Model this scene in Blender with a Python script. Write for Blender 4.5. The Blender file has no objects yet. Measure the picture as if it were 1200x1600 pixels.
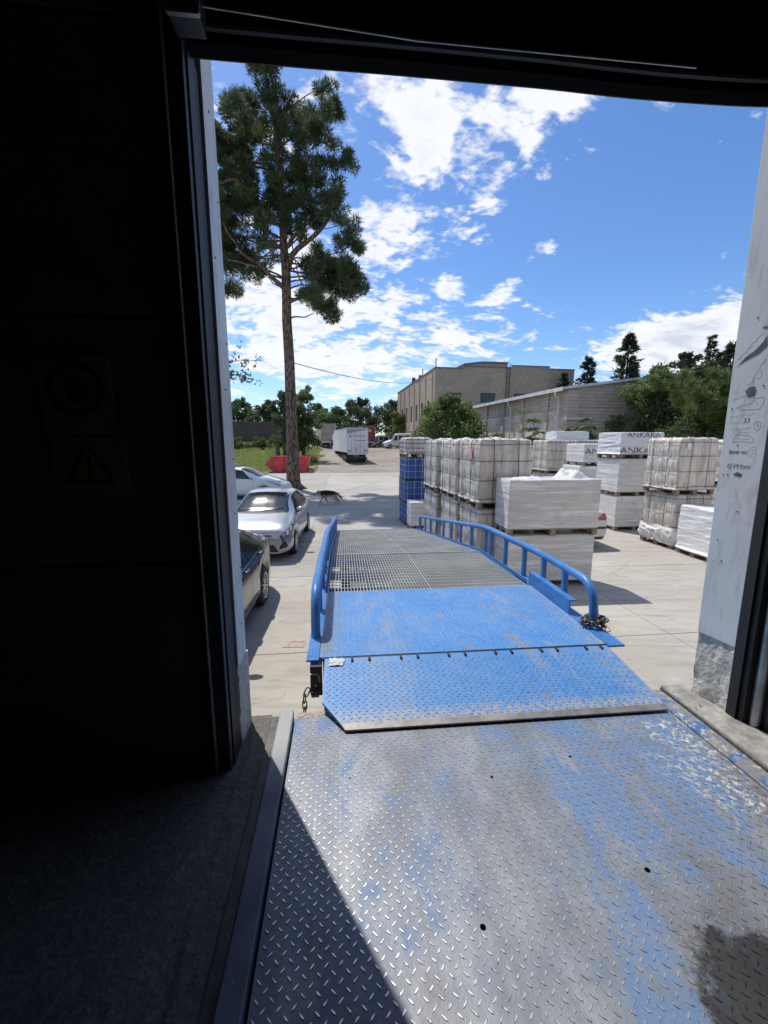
import bpy, math, random
from math import sin, cos, pi, radians, sqrt, atan2
from mathutils import Vector, Matrix, noise

scene = bpy.context.scene
col = scene.collection
SUN_DIR = Vector((-0.56 * 0.4695, 0.8285 * 0.4695, 0.8829)).normalized()   # towards the sun

# ---------------------------------------------------------------- camera
cam_data = bpy.data.cameras.new("camera")
cam = bpy.data.objects.new("camera", cam_data)
col.objects.link(cam)
cam.location = (0, 0, 2.7)
cam.rotation_euler = (radians(90 - 9.6), 0, 0)
cam_data.sensor_fit = 'HORIZONTAL'
cam_data.sensor_width = 36
cam_data.lens = 19.5
cam_data.clip_start = 0.05
cam_data.clip_end = 2000
scene.camera = cam

# ---------------------------------------------------------------- sky
world = bpy.data.worlds.new("World")
scene.world = world
world.use_nodes = True


class Nodes:
    """small helper that writes node trees"""
    def __init__(self, nt):
        self.nt = nt

    def n(self, t, ins=None, out=0, **props):
        nd = self.nt.nodes.new(t)
        for k, v in props.items():
            setattr(nd, k, v)
        for k, v in (ins or {}).items():
            s = nd.inputs[k]
            if isinstance(v, bpy.types.NodeSocket):
                self.nt.links.new(v, s)
            else:
                s.default_value = v
        return nd.outputs[out]

    def math(self, op, a, b=0.0, clamp=False):
        return self.n('ShaderNodeMath', {0: a, 1: b}, operation=op, use_clamp=clamp)

    def vmath(self, op, a, b=(0, 0, 0), out=0):
        return self.n('ShaderNodeVectorMath', {0: a, 1: b}, out, operation=op)

    def noise(self, vec, scale, detail=4.0, rough=0.55, dist=0.0):
        return self.n('ShaderNodeTexNoise', {'Vector': vec, 'Scale': scale, 'Detail': detail, 'Roughness': rough, 'Distortion': dist})

    def voro(self, vec, scale, out=0, **p):
        return self.n('ShaderNodeTexVoronoi', {'Vector': vec, 'Scale': scale}, out, **p)

    def ramp(self, fac, a, b):
        return self.n('ShaderNodeMapRange', {'Value': fac, 'From Min': a, 'From Max': b}, interpolation_type='SMOOTHSTEP')

    def mix(self, fac, a, b):
        nd = self.nt.nodes.new('ShaderNodeMix')
        nd.data_type = 'RGBA'
        for i, v in ((0, fac), (6, a), (7, b)):
            if isinstance(v, bpy.types.NodeSocket):
                self.nt.links.new(v, nd.inputs[i])
            else:
                nd.inputs[i].default_value = v if i == 0 else (*v[:3], 1.0)
        return nd.outputs[2]

    def mapping(self, vec, scale=(1, 1, 1), rot=(0, 0, 0), loc=(0, 0, 0)):
        return self.n('ShaderNodeMapping', {'Vector': vec, 'Location': loc, 'Rotation': rot, 'Scale': scale})

    def bump(self, h, strength=0.3, dist=0.01):
        return self.n('ShaderNodeBump', {'Height': h, 'Strength': strength, 'Distance': dist})

    def sep(self, vec, i):
        return self.n('ShaderNodeSeparateXYZ', {0: vec}, i)


def build_sky():
    nt = world.node_tree
    nt.nodes.clear()
    q = Nodes(nt)
    el = math.asin(SUN_DIR.z)
    sky = q.n('ShaderNodeTexSky', sky_type='NISHITA', sun_disc=False, sun_elevation=el,
              sun_rotation=atan2(SUN_DIR.x, SUN_DIR.y), altitude=450.0, air_density=1.0, dust_density=0.6, ozone_density=2.5)
    hs = q.n('ShaderNodeHueSaturation', {'Saturation': SKY_SAT, 'Value': SKY_VAL, 'Color': sky})
    hs = q.n('ShaderNodeMix', {0: 1.0, 6: hs, 7: SKY_TINT}, 2, data_type='RGBA', blend_type='MULTIPLY')
    d = q.n('ShaderNodeTexCoord', out=0)
    z = q.sep(d, 2)
    zz = q.math('MAXIMUM', z, 0.0)
    den = q.math('ADD', zz, 0.30)
    inv = q.math('DIVIDE', 1.0, den)
    flat = q.vmath('MULTIPLY', d, (1, 1, 0))
    p = q.n('ShaderNodeVectorMath', {0: flat, 3: inv}, operation='SCALE')       # the cloud deck seen in perspective
    pm = q.mapping(p, (1.0, 1.45, 1), (0, 0, radians(-24)), (3.7, 1.3, 0))
    warp = q.n('ShaderNodeTexNoise', {'Vector': pm, 'Scale': 2.2, 'Detail': 3.0}, 1)
    wv = q.n('ShaderNodeVectorMath', {0: q.vmath('SUBTRACT', warp, (.5, .5, .5)), 3: 0.35}, operation='SCALE')
    pw = q.vmath('ADD', pm, wv)
    f1 = q.noise(pw, 3.0, 9.0, 0.58)
    f2 = q.noise(pw, 8.5, 9.0, 0.58)
    f3 = q.noise(pm, 30.0, 5.0, 0.55)
    f = q.math('ADD', q.math('ADD', q.math('MULTIPLY', f1, 0.34), q.math('MULTIPLY', f2, 0.48)), q.math('MULTIPLY', f3, 0.18))
    # weather: banks of cloud in these directions, clear sky in others
    m = None
    for (v, r, a) in CLOUD_BANKS:
        vec = Vector(v).normalized()
        df = q.vmath('SUBTRACT', d, tuple(vec))
        sc = q.vmath('MULTIPLY', df, (1.0 / r[0], 1.0 / r[0], 1.0 / r[1]))
        ln = q.n('ShaderNodeVectorMath', {0: sc}, 1, operation='LENGTH')
        g = q.n('ShaderNodeMapRange', {'Value': ln, 'From Min': 1.0, 'From Max': 0.0, 'To Min': 0.0, 'To Max': a}, interpolation_type='SMOOTHERSTEP')
        m = g if m is None else q.math('ADD', m, g)
    fc_ = q.math('ADD', q.math('MULTIPLY', q.math('SUBTRACT', f, 0.5), 1.4), 0.5)
    dens = q.math('ADD', fc_, q.math('SUBTRACT', m, CLOUD_BIAS))
    cov = q.ramp(dens, 0.485, 0.625)
    thick = q.ramp(dens, 0.58, 0.85)
    shade = q.noise(pw, 3.6, 6.0, 0.6)
    ccol = q.mix(q.math('MULTIPLY', thick, q.ramp(shade, 0.40, 0.62)), CLOUD_LIT, CLOUD_DIM)
    cov = q.math('MULTIPLY', cov, q.ramp(z, -0.01, 0.05))
    mixd = q.mix(q.math('MULTIPLY', cov, 0.95), hs, ccol)
    bg = q.n('ShaderNodeBackground', {'Color': mixd, 'Strength': SKY_STRENGTH})
    out = nt.nodes.new('ShaderNodeOutputWorld')
    nt.links.new(bg, out.inputs[0])


SKY_STRENGTH = 0.15
SKY_SAT, SKY_VAL, SKY_TINT = 1.16, 0.69, (0.93, 1.0, 1.13, 1)
CLOUD_LIT, CLOUD_DIM = (4.75, 4.8, 4.9), (3.2, 3.45, 4.0)
CLOUD_BIAS = 0.010
CLOUD_BANKS = [((0.062, 0.836, 0.545), (.11, .11), .16), ((0.20, 0.85, 0.47), (.13, .11), .12), ((0.174, 0.892, 0.418), (.11, .07), .11),
               ((0.0, 0.90, 0.40), (.15, .13), .12), ((-0.10, 0.85, 0.50), (.16, .12), .06), ((0.28, 0.785, 0.56), (.18, .06), .18), ((0.465, 0.73, 0.53), (.14, .05), .16),
               ((0.58, 0.80, 0.185), (.27, .085), .36), ((0.14, 0.936, 0.323), (.06, .05), .20), ((0.25, 0.918, 0.305), (.09, .045), .20),
               ((0.31, 0.875, 0.37), (.05, .05), .22), ((0.17, 0.955, 0.24), (.14, .06), .10), ((-0.02, 0.968, 0.26), (.24, .16), .09),
               ((-0.244, 0.936, 0.254), (.28, .20), .12), ((-0.1, 0.98, 0.16), (.32, .09), .08), ((0.42, 0.82, 0.38), (.42, .28), -.17), ((0.22, 0.90, 0.36), (.2, .2), -.07)]
build_sky()

# ---------------------------------------------------------------- sun and exposure
sun_data = bpy.data.lights.new("sun", 'SUN')
sun_data.energy = 3.1
sun_data.angle = radians(0.53)
sun_data.color = (1.0, 0.955, 0.88)
sun = bpy.data.objects.new("sun", sun_data)
col.objects.link(sun)
sun.rotation_euler = (-SUN_DIR).to_track_quat('-Z', 'Y').to_euler()
sun.location = SUN_DIR * 60

scene.view_settings.view_transform = 'Standard'
scene.view_settings.look = 'None'
scene.view_settings.exposure = 0.5
scene.view_settings.gamma = 1.0
scene.view_settings.use_curve_mapping = False
scene.render.engine = 'CYCLES'
scene.cycles.use_denoising = True
scene.cycles.max_bounces = 8
scene.cycles.sample_clamp_indirect = 6.0

# ---------------------------------------------------------------- helpers


class MB:
    """collects shapes for ONE mesh object"""
    def __init__(self):
        self.v = []
        self.f = []

    def add(self, vs, fs):
        b = len(self.v)
        self.v += [tuple(p) for p in vs]
        self.f += [tuple(b + i for i in f) for f in fs]
        return self

    def box(self, x0, x1, y0, y1, z0, z1):
        return self.add([(x0, y0, z0), (x1, y0, z0), (x1, y1, z0), (x0, y1, z0), (x0, y0, z1), (x1, y0, z1), (x1, y1, z1), (x0, y1, z1)],
                        [(0, 3, 2, 1), (4, 5, 6, 7), (0, 1, 5, 4), (1, 2, 6, 5), (2, 3, 7, 6), (3, 0, 4, 7)])

    def beam(self, p, q, w, h, up=(0, 0, 1)):
        p = Vector(p); q = Vector(q)
        d = (q - p).normalized()
        up = Vector(up)
        s = d.cross(up)
        if s.length < 1e-4:
            s = d.cross(Vector((1, 0, 0)))
        s.normalize()
        n = s.cross(d)
        s *= w / 2
        n *= h / 2
        vs = [p - s - n, p + s - n, p + s + n, p - s + n, q - s - n, q + s - n, q + s + n, q - s + n]
        return self.add(vs, [(0, 3, 2, 1), (4, 5, 6, 7), (0, 1, 5, 4), (1, 2, 6, 5), (2, 3, 7, 6), (3, 0, 4, 7)])

    def tube(self, pts, r, n=8, closed=False):
        pts = [Vector(p) for p in pts]
        m = len(pts)
        rs = r if isinstance(r, (list, tuple)) else [r] * m
        vs = []
        ref = None
        for i, p in enumerate(pts):
            if closed:
                d = (pts[(i + 1) % m] - pts[i - 1]).normalized()
            else:
                d = (pts[min(i + 1, m - 1)] - pts[max(i - 1, 0)]).normalized()
            if ref is None:
                ref = Vector((0, 0, 1)) if abs(d.z) < 0.9 else Vector((1, 0, 0))
            a = d.cross(ref)
            if a.length < 1e-5:
                a = d.orthogonal()
            a.normalize()
            b = a.cross(d).normalized()
            ref = b
            for k in range(n):
                t = 2 * pi * k / n
                vs.append(p + (a * cos(t) + b * sin(t)) * rs[i])
        fs = []
        for i in range(m if closed else m - 1):
            j = (i + 1) % m
            for k in range(n):
                l = (k + 1) % n
                fs.append((i * n + k, i * n + l, j * n + l, j * n + k))
        if not closed:
            fs.append(tuple(range(n - 1, -1, -1)))
            fs.append(tuple((m - 1) * n + k for k in range(n)))
        return self.add(vs, fs)

    def lathe(self, prof, n=20, M=None):
        M = M or Matrix.Identity(4)
        vs = []
        for (r, z) in prof:
            for k in range(n):
                t = 2 * pi * k / n
                vs.append(M @ Vector((r * cos(t), r * sin(t), z)))
        m = len(prof)
        fs = []
        for i in range(m - 1):
            for k in range(n):
                l = (k + 1) % n
                fs.append((i * n + k, i * n + l, (i + 1) * n + l, (i + 1) * n + k))
        fs.append(tuple(range(n - 1, -1, -1)))
        fs.append(tuple((m - 1) * n + k for k in range(n)))
        return self.add(vs, fs)

    def prism(self, pts, z0, z1):
        """pts: polygon (x, y), counter-clockwise"""
        n = len(pts)
        vs = [(x, y, z0) for x, y in pts] + [(x, y, z1) for x, y in pts]
        fs = [tuple(range(n - 1, -1, -1)), tuple(range(n, 2 * n))]
        fs += [(i, (i + 1) % n, n + (i + 1) % n, n + i) for i in range(n)]
        return self.add(vs, fs)

    def prism_y(self, pts, y0, y1):
        """pts: polygon (x, z), extruded along y"""
        n = len(pts)
        vs = [(x, y0, z) for x, z in pts] + [(x, y1, z) for x, z in pts]
        fs = [tuple(range(n)), tuple(range(2 * n - 1, n - 1, -1))]
        fs += [((i + 1) % n, i, n + i, n + (i + 1) % n) for i in range(n)]
        return self.add(vs, fs)

    def prism_x(self, pts, x0, x1):
        """pts: polygon (y, z), extruded along x"""
        n = len(pts)
        vs = [(x0, y, z) for y, z in pts] + [(x1, y, z) for y, z in pts]
        fs = [tuple(range(n - 1, -1, -1)), tuple(range(n, 2 * n))]
        fs += [(i, (i + 1) % n, n + (i + 1) % n, n + i) for i in range(n)]
        return self.add(vs, fs)

    def grid(self, fn, nu, nv, wrap=False):
        """fn(i, j) -> point; i in 0..nu, j in 0..nv"""
        cu = nu if wrap else nu + 1
        vs = [fn(i, j) for j in range(nv + 1) for i in range(cu)]
        fs = []
        for j in range(nv):
            for i in range(nu):
                k = (i + 1) % cu
                fs.append((j * cu + i, j * cu + k, (j + 1) * cu + k, (j + 1) * cu + i))
        return self.add(vs, fs)

    def mesh(self, name, mat, smooth=None):
        me = bpy.data.meshes.new(name)
        me.from_pydata(self.v, [], self.f)
        me.materials.append(M[mat])
        if smooth:
            me.polygons.foreach_set('use_smooth', [True] * len(me.polygons))
            if smooth is not True:
                me.set_sharp_from_angle(angle=radians(smooth))
        me.update()
        return me

    def build(self, name, mat, parent=None, smooth=None, bevel=0.0, kind=None):
        o = bpy.data.objects.new(name, self.mesh(name, mat, smooth))
        col.objects.link(o)
        if parent is not None:
            o.parent = parent
        if bevel:
            b = o.modifiers.new('bevel', 'BEVEL')
            b.width = bevel
            b.segments = 2
            b.limit_method = 'ANGLE'
            b.angle_limit = radians(40)
        if kind:
            o['kind'] = kind
        return o


def empty(name, loc=(0, 0, 0), yaw=0.0):
    o = bpy.data.objects.new(name, None)
    col.objects.link(o)
    o.location = loc
    o.rotation_euler = (0, 0, radians(yaw))
    o.empty_display_size = 0.2
    return o


def tag(o, label, cat, group=None):
    o['label'] = label
    o['category'] = cat
    if group:
        o['group'] = group
    return o


def thing(name, label, cat, loc=(0, 0, 0), yaw=0.0, group=None):
    return tag(empty(name, loc, yaw), label, cat, group)


def link_mesh(name, me, parent=None, loc=(0, 0, 0), rot=(0, 0, 0), scale=(1, 1, 1)):
    o = bpy.data.objects.new(name, me)
    col.objects.link(o)
    if parent is not None:
        o.parent = parent
    o.location = loc
    o.rotation_euler = rot
    o.scale = scale
    return o


def copy_tree(o, parent=None):
    c = o.copy()
    col.objects.link(c)
    c.parent = parent
    for ch in list(o.children):
        copy_tree(ch, c)
    return c


def nz(x, y=0.0, z=0.0):
    return noise.noise(Vector((x, y, z)))


def smooth01(x):
    x = max(0.0, min(1.0, x))
    return x * x * (3 - 2 * x)


def interp(tab, t):
    """smooth (monotone cubic-like) interpolation of [(t, v), ...]"""
    if t <= tab[0][0]:
        return tab[0][1]
    for i in range(len(tab) - 1):
        t0, v0 = tab[i]
        t1, v1 = tab[i + 1]
        if t <= t1:
            h = t1 - t0
            s = (v1 - v0) / h
            m0 = s if i == 0 else _tan((tab[i - 1][1] - v0) / (tab[i - 1][0] - t0), s)
            m1 = s if i + 2 >= len(tab) else _tan(s, (tab[i + 2][1] - v1) / (tab[i + 2][0] - t1))
            u = (t - t0) / h
            return (2 * u ** 3 - 3 * u * u + 1) * v0 + (u ** 3 - 2 * u * u + u) * h * m0 + (3 * u * u - 2 * u ** 3) * v1 + (u ** 3 - u * u) * h * m1
    return tab[-1][1]


def _tan(a, b):
    if a * b <= 0:
        return 0.0
    return 2 * a * b / (a + b)


def text_mesh(name, body, size, mat, parent, loc, rot, depth=0.0015, shear=0.0, sx=1.0):
    cu = bpy.data.curves.new(name + '_curve', 'FONT')
    cu.body = body
    cu.size = size
    cu.extrude = depth
    cu.shear = shear
    cu.align_x = 'CENTER'
    cu.align_y = 'CENTER'
    cu.resolution_u = 3
    t = bpy.data.objects.new(name, cu)
    col.objects.link(t)
    dg = bpy.context.evaluated_depsgraph_get()
    me = bpy.data.meshes.new_from_object(t.evaluated_get(dg))
    bpy.data.objects.remove(t)
    me.materials.clear()
    me.materials.append(M[mat])
    return link_mesh(name, me, parent, loc, rot, (sx, 1, 1))


M = {}


def material(name):
    m = bpy.data.materials.new(name)
    m.use_nodes = True
    nt = m.node_tree
    b = nt.nodes['Principled BSDF']
    q = Nodes(nt)
    q.b = b
    q.co = q.n('ShaderNodeTexCoord', out=3)
    M[name] = m

    def setp(**kw):
        names = {'color': 'Base Color', 'rough': 'Roughness', 'metal': 'Metallic', 'normal': 'Normal', 'spec': 'Specular IOR Level',
                 'coat': 'Coat Weight', 'coat_rough': 'Coat Roughness', 'trans': 'Transmission Weight', 'alpha': 'Alpha', 'sheen': 'Sheen Weight', 'sss': 'Subsurface Weight'}
        for k, v in kw.items():
            s = b.inputs[names[k]]
            if isinstance(v, bpy.types.NodeSocket):
                nt.links.new(v, s)
            elif k == 'color':
                s.default_value = (*v[:3], 1)
            else:
                s.default_value = v
    q.set = setp
    return q


def simple(name, color, rough=0.5, metal=0.0, var=0.15, scale=6.0, bump=0.0, bscale=60.0, **kw):
    q = material(name)
    f = q.noise(q.co, scale, 6.0, 0.6)
    dark = tuple(c * (1 - var) for c in color)
    light = tuple(min(1, c * (1 + var)) for c in color)
    q.set(color=q.mix(q.ramp(f, 0.3, 0.7), dark, light), rough=rough, metal=metal, **kw)
    if bump:
        q.set(normal=q.bump(q.noise(q.co, bscale, 5.0, 0.6), bump, 0.01))
    return q
# ---------------------------------------------------------------- materials
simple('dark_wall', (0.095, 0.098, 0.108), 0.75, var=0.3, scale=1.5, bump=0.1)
simple('dark_paint', (0.04, 0.043, 0.056), 0.5, var=0.3, scale=3)
simple('black_rubber', (0.012, 0.012, 0.013), 0.6, var=0.2)
simple('black_plastic', (0.015, 0.015, 0.016), 0.42, var=0.2)
simple('galvanised', (0.36, 0.38, 0.40), 0.42, 0.8, var=0.25, scale=9)
q = material('hole_black')
q.set(color=(0.002, 0.002, 0.002), rough=1.0, spec=0.0)
simple('curb_concrete', (0.30, 0.288, 0.27), 0.9, var=0.35, scale=9, bump=0.8, bscale=45)
simple('dark_steel', (0.075, 0.07, 0.066), 0.5, 0.7, var=0.35, scale=12)
simple('chain_steel', (0.16, 0.14, 0.12), 0.42, 0.85, var=0.5, scale=30)
simple('chrome', (0.75, 0.76, 0.78), 0.12, 1.0, var=0.05)
simple('white_plastic', (0.70, 0.71, 0.72), 0.4, var=0.06)
simple('ink', (0.12, 0.123, 0.135), 0.7, var=0.3, scale=40)
simple('ink_pale', (0.34, 0.345, 0.36), 0.7, var=0.3, scale=40)
simple('red_mark', (0.40, 0.30, 0.255), 0.8, var=0.3, scale=20)
simple('wood', (0.26, 0.20, 0.145), 0.8, var=0.35, scale=9, bump=0.3)
simple('strap', (0.055, 0.048, 0.045), 0.45, var=0.3)
simple('strap_pale', (0.42, 0.52, 0.68), 0.5, var=0.2)
simple('sign_white', (0.17, 0.17, 0.18), 0.55, var=0.15)
simple('sign_yellow', (0.30, 0.24, 0.03), 0.55, var=0.15)
simple('sign_black', (0.01, 0.01, 0.01), 0.5, var=0.2)
simple('sign_red', (0.06, 0.012, 0.012), 0.5, var=0.2)
simple('red_paint', (0.56, 0.055, 0.06), 0.5, var=0.25, scale=2.0)
simple('truck_red', (0.36, 0.02, 0.03), 0.4, var=0.15)
simple('truck_white', (0.76, 0.765, 0.77), 0.45, var=0.10, scale=0.8)
simple('truck_grey', (0.34, 0.36, 0.37), 0.5, var=0.12, scale=0.8)
simple('tarp_pink', (0.42, 0.33, 0.29), 0.6, var=0.2, scale=1.2)
simple('text_grey', (0.22, 0.24, 0.28), 0.6, var=0.1)
simple('lamp_red', (0.42, 0.012, 0.018), 0.16, var=0.1, coat=0.6)
simple('lamp_clear', (0.30, 0.32, 0.33), 0.10, 0.5, var=0.55, scale=14, coat=1.0)
simple('rim_alloy', (0.50, 0.51, 0.53), 0.3, 0.75, var=0.1)
simple('tyre', (0.022, 0.022, 0.023), 0.75, var=0.25, scale=20)
simple('roof_edge', (0.62, 0.61, 0.58), 0.6, var=0.2, scale=2)
simple('roof_sheet', (0.16, 0.16, 0.17), 0.6, var=0.2)
simple('window_dark', (0.035, 0.05, 0.07), 0.25, var=0.3)
simple('window_frame', (0.17, 0.17, 0.16), 0.6, var=0.2)
simple('pink_paper', (0.62, 0.28, 0.30), 0.6, var=0.2)


def car_paint(name, color, metal, rough=0.28):
    q = material(name)
    f = q.noise(q.co, 3.0, 5.0, 0.6)
    dust = q.ramp(q.noise(q.co, 1.3, 6.0, 0.65), 0.45, 0.8)
    c = q.mix(q.math('MULTIPLY', dust, 0.22 if color[0] > 0.1 else 0.05), color, (0.35, 0.32, 0.28))
    q.set(color=c, metal=metal, rough=q.math('ADD', rough, q.math('MULTIPLY', f, 0.12)), coat=0.9, coat_rough=0.06)


car_paint('paint_silver', (0.41, 0.43, 0.48), 0.6)
car_paint('paint_black', (0.006, 0.007, 0.010), 0.0, 0.25)
car_paint('paint_white', (0.72, 0.73, 0.74), 0.0, 0.3)
car_paint('paint_offwhite', (0.62, 0.63, 0.64), 0.0, 0.35)
q = material('car_glass')
q.set(color=(0.012, 0.014, 0.016), rough=0.085, spec=1.0)


def mat_concrete():
    q = material('concrete')
    rnd = q.n('ShaderNodeObjectInfo', out=5)
    geo = q.n('ShaderNodeNewGeometry', out=0)
    big = q.noise(geo, 0.35, 5.0, 0.6)
    mid = q.noise(geo, 2.2, 7.0, 0.65)
    fine = q.noise(geo, 45.0, 4.0, 0.6)
    sm = q.mapping(geo, (0.6, 2.6, 1), (0, 0, radians(-12)))
    smear = q.noise(sm, 2.4, 7.0, 0.68, 0.8)
    c = q.mix(q.ramp(big, 0.3, 0.7), (0.355, 0.33, 0.29), (0.46, 0.43, 0.38))
    c = q.mix(q.math('MULTIPLY', q.ramp(smear, 0.48, 0.70), 0.7), c, (0.28, 0.255, 0.225))
    c = q.mix(q.math('MULTIPLY', q.ramp(mid, 0.55, 0.75), 0.35), c, (0.60, 0.57, 0.52))
    trk = q.noise(q.mapping(geo, (0.16, 3.2, 1), (0, 0, radians(72))), 1.3, 6.0, 0.7)
    c = q.mix(q.math('MULTIPLY', q.ramp(trk, 0.54, 0.68), 0.6), c, (0.24, 0.22, 0.195))
    crk = q.voro(q.vmath('ADD', geo, q.n('ShaderNodeVectorMath', {0: q.n('ShaderNodeTexNoise', {'Vector': geo, 'Scale': 2.0, 'Detail': 5.0}, 1), 3: 0.5}, operation='SCALE')), 0.32, feature='DISTANCE_TO_EDGE')
    crk = q.math('MULTIPLY', q.math('SUBTRACT', 1.0, q.ramp(crk, 0.0015, 0.006)), q.ramp(big, 0.47, 0.56))
    c = q.mix(q.math('MULTIPLY', crk, 0.55), c, (0.16, 0.145, 0.125))
    spots = q.ramp(q.noise(geo, 5.5, 3.0, 0.5), 0.68, 0.75)
    c = q.mix(q.math('MULTIPLY', spots, 0.55), c, (0.17, 0.15, 0.13))
    c = q.mix(q.math('MULTIPLY', fine, 0.18), c, (0.28, 0.26, 0.23))
    k = q.math('ADD', 0.92, q.math('MULTIPLY', rnd, 0.14))
    c = q.n('ShaderNodeMix', {0: 1.0, 6: c, 7: q.n('ShaderNodeCombineColor', {0: k, 1: k, 2: k})}, 2, data_type='RGBA', blend_type='MULTIPLY')
    q.set(color=c, rough=0.85, spec=0.25, normal=q.bump(q.math('ADD', fine, q.math('MULTIPLY', mid, 1.5)), 0.25, 0.006))


mat_concrete()


def mat_dock_concrete():
    q = material('dock_concrete')
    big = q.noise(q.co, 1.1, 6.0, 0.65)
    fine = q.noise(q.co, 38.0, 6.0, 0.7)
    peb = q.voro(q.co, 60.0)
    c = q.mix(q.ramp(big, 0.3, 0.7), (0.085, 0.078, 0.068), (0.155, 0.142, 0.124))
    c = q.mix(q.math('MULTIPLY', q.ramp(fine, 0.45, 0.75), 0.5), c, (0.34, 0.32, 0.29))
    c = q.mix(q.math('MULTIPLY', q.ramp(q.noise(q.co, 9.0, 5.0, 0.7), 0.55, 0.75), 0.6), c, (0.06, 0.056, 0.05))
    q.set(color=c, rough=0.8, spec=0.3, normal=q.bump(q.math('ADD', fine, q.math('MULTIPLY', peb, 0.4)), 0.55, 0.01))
    q = material('rough_concrete')
    big = q.noise(q.co, 4.0, 6.0, 0.65)
    fine = q.noise(q.co, 60.0, 6.0, 0.72)
    pits = q.voro(q.co, 26.0)
    c = q.mix(q.ramp(big, 0.3, 0.7), (0.54, 0.52, 0.485), (0.72, 0.69, 0.64))
    c = q.mix(q.math('MULTIPLY', q.ramp(fine, 0.45, 0.75), 0.5), c, (0.20, 0.19, 0.175))
    c = q.mix(q.math('MULTIPLY', q.math('SUBTRACT', 1.0, q.ramp(pits, 0.05, 0.16)), 0.6), c, (0.10, 0.095, 0.09))
    q.set(color=c, rough=0.9, spec=0.2, normal=q.bump(q.math('ADD', fine, pits), 0.8, 0.012))


mat_dock_concrete()


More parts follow.
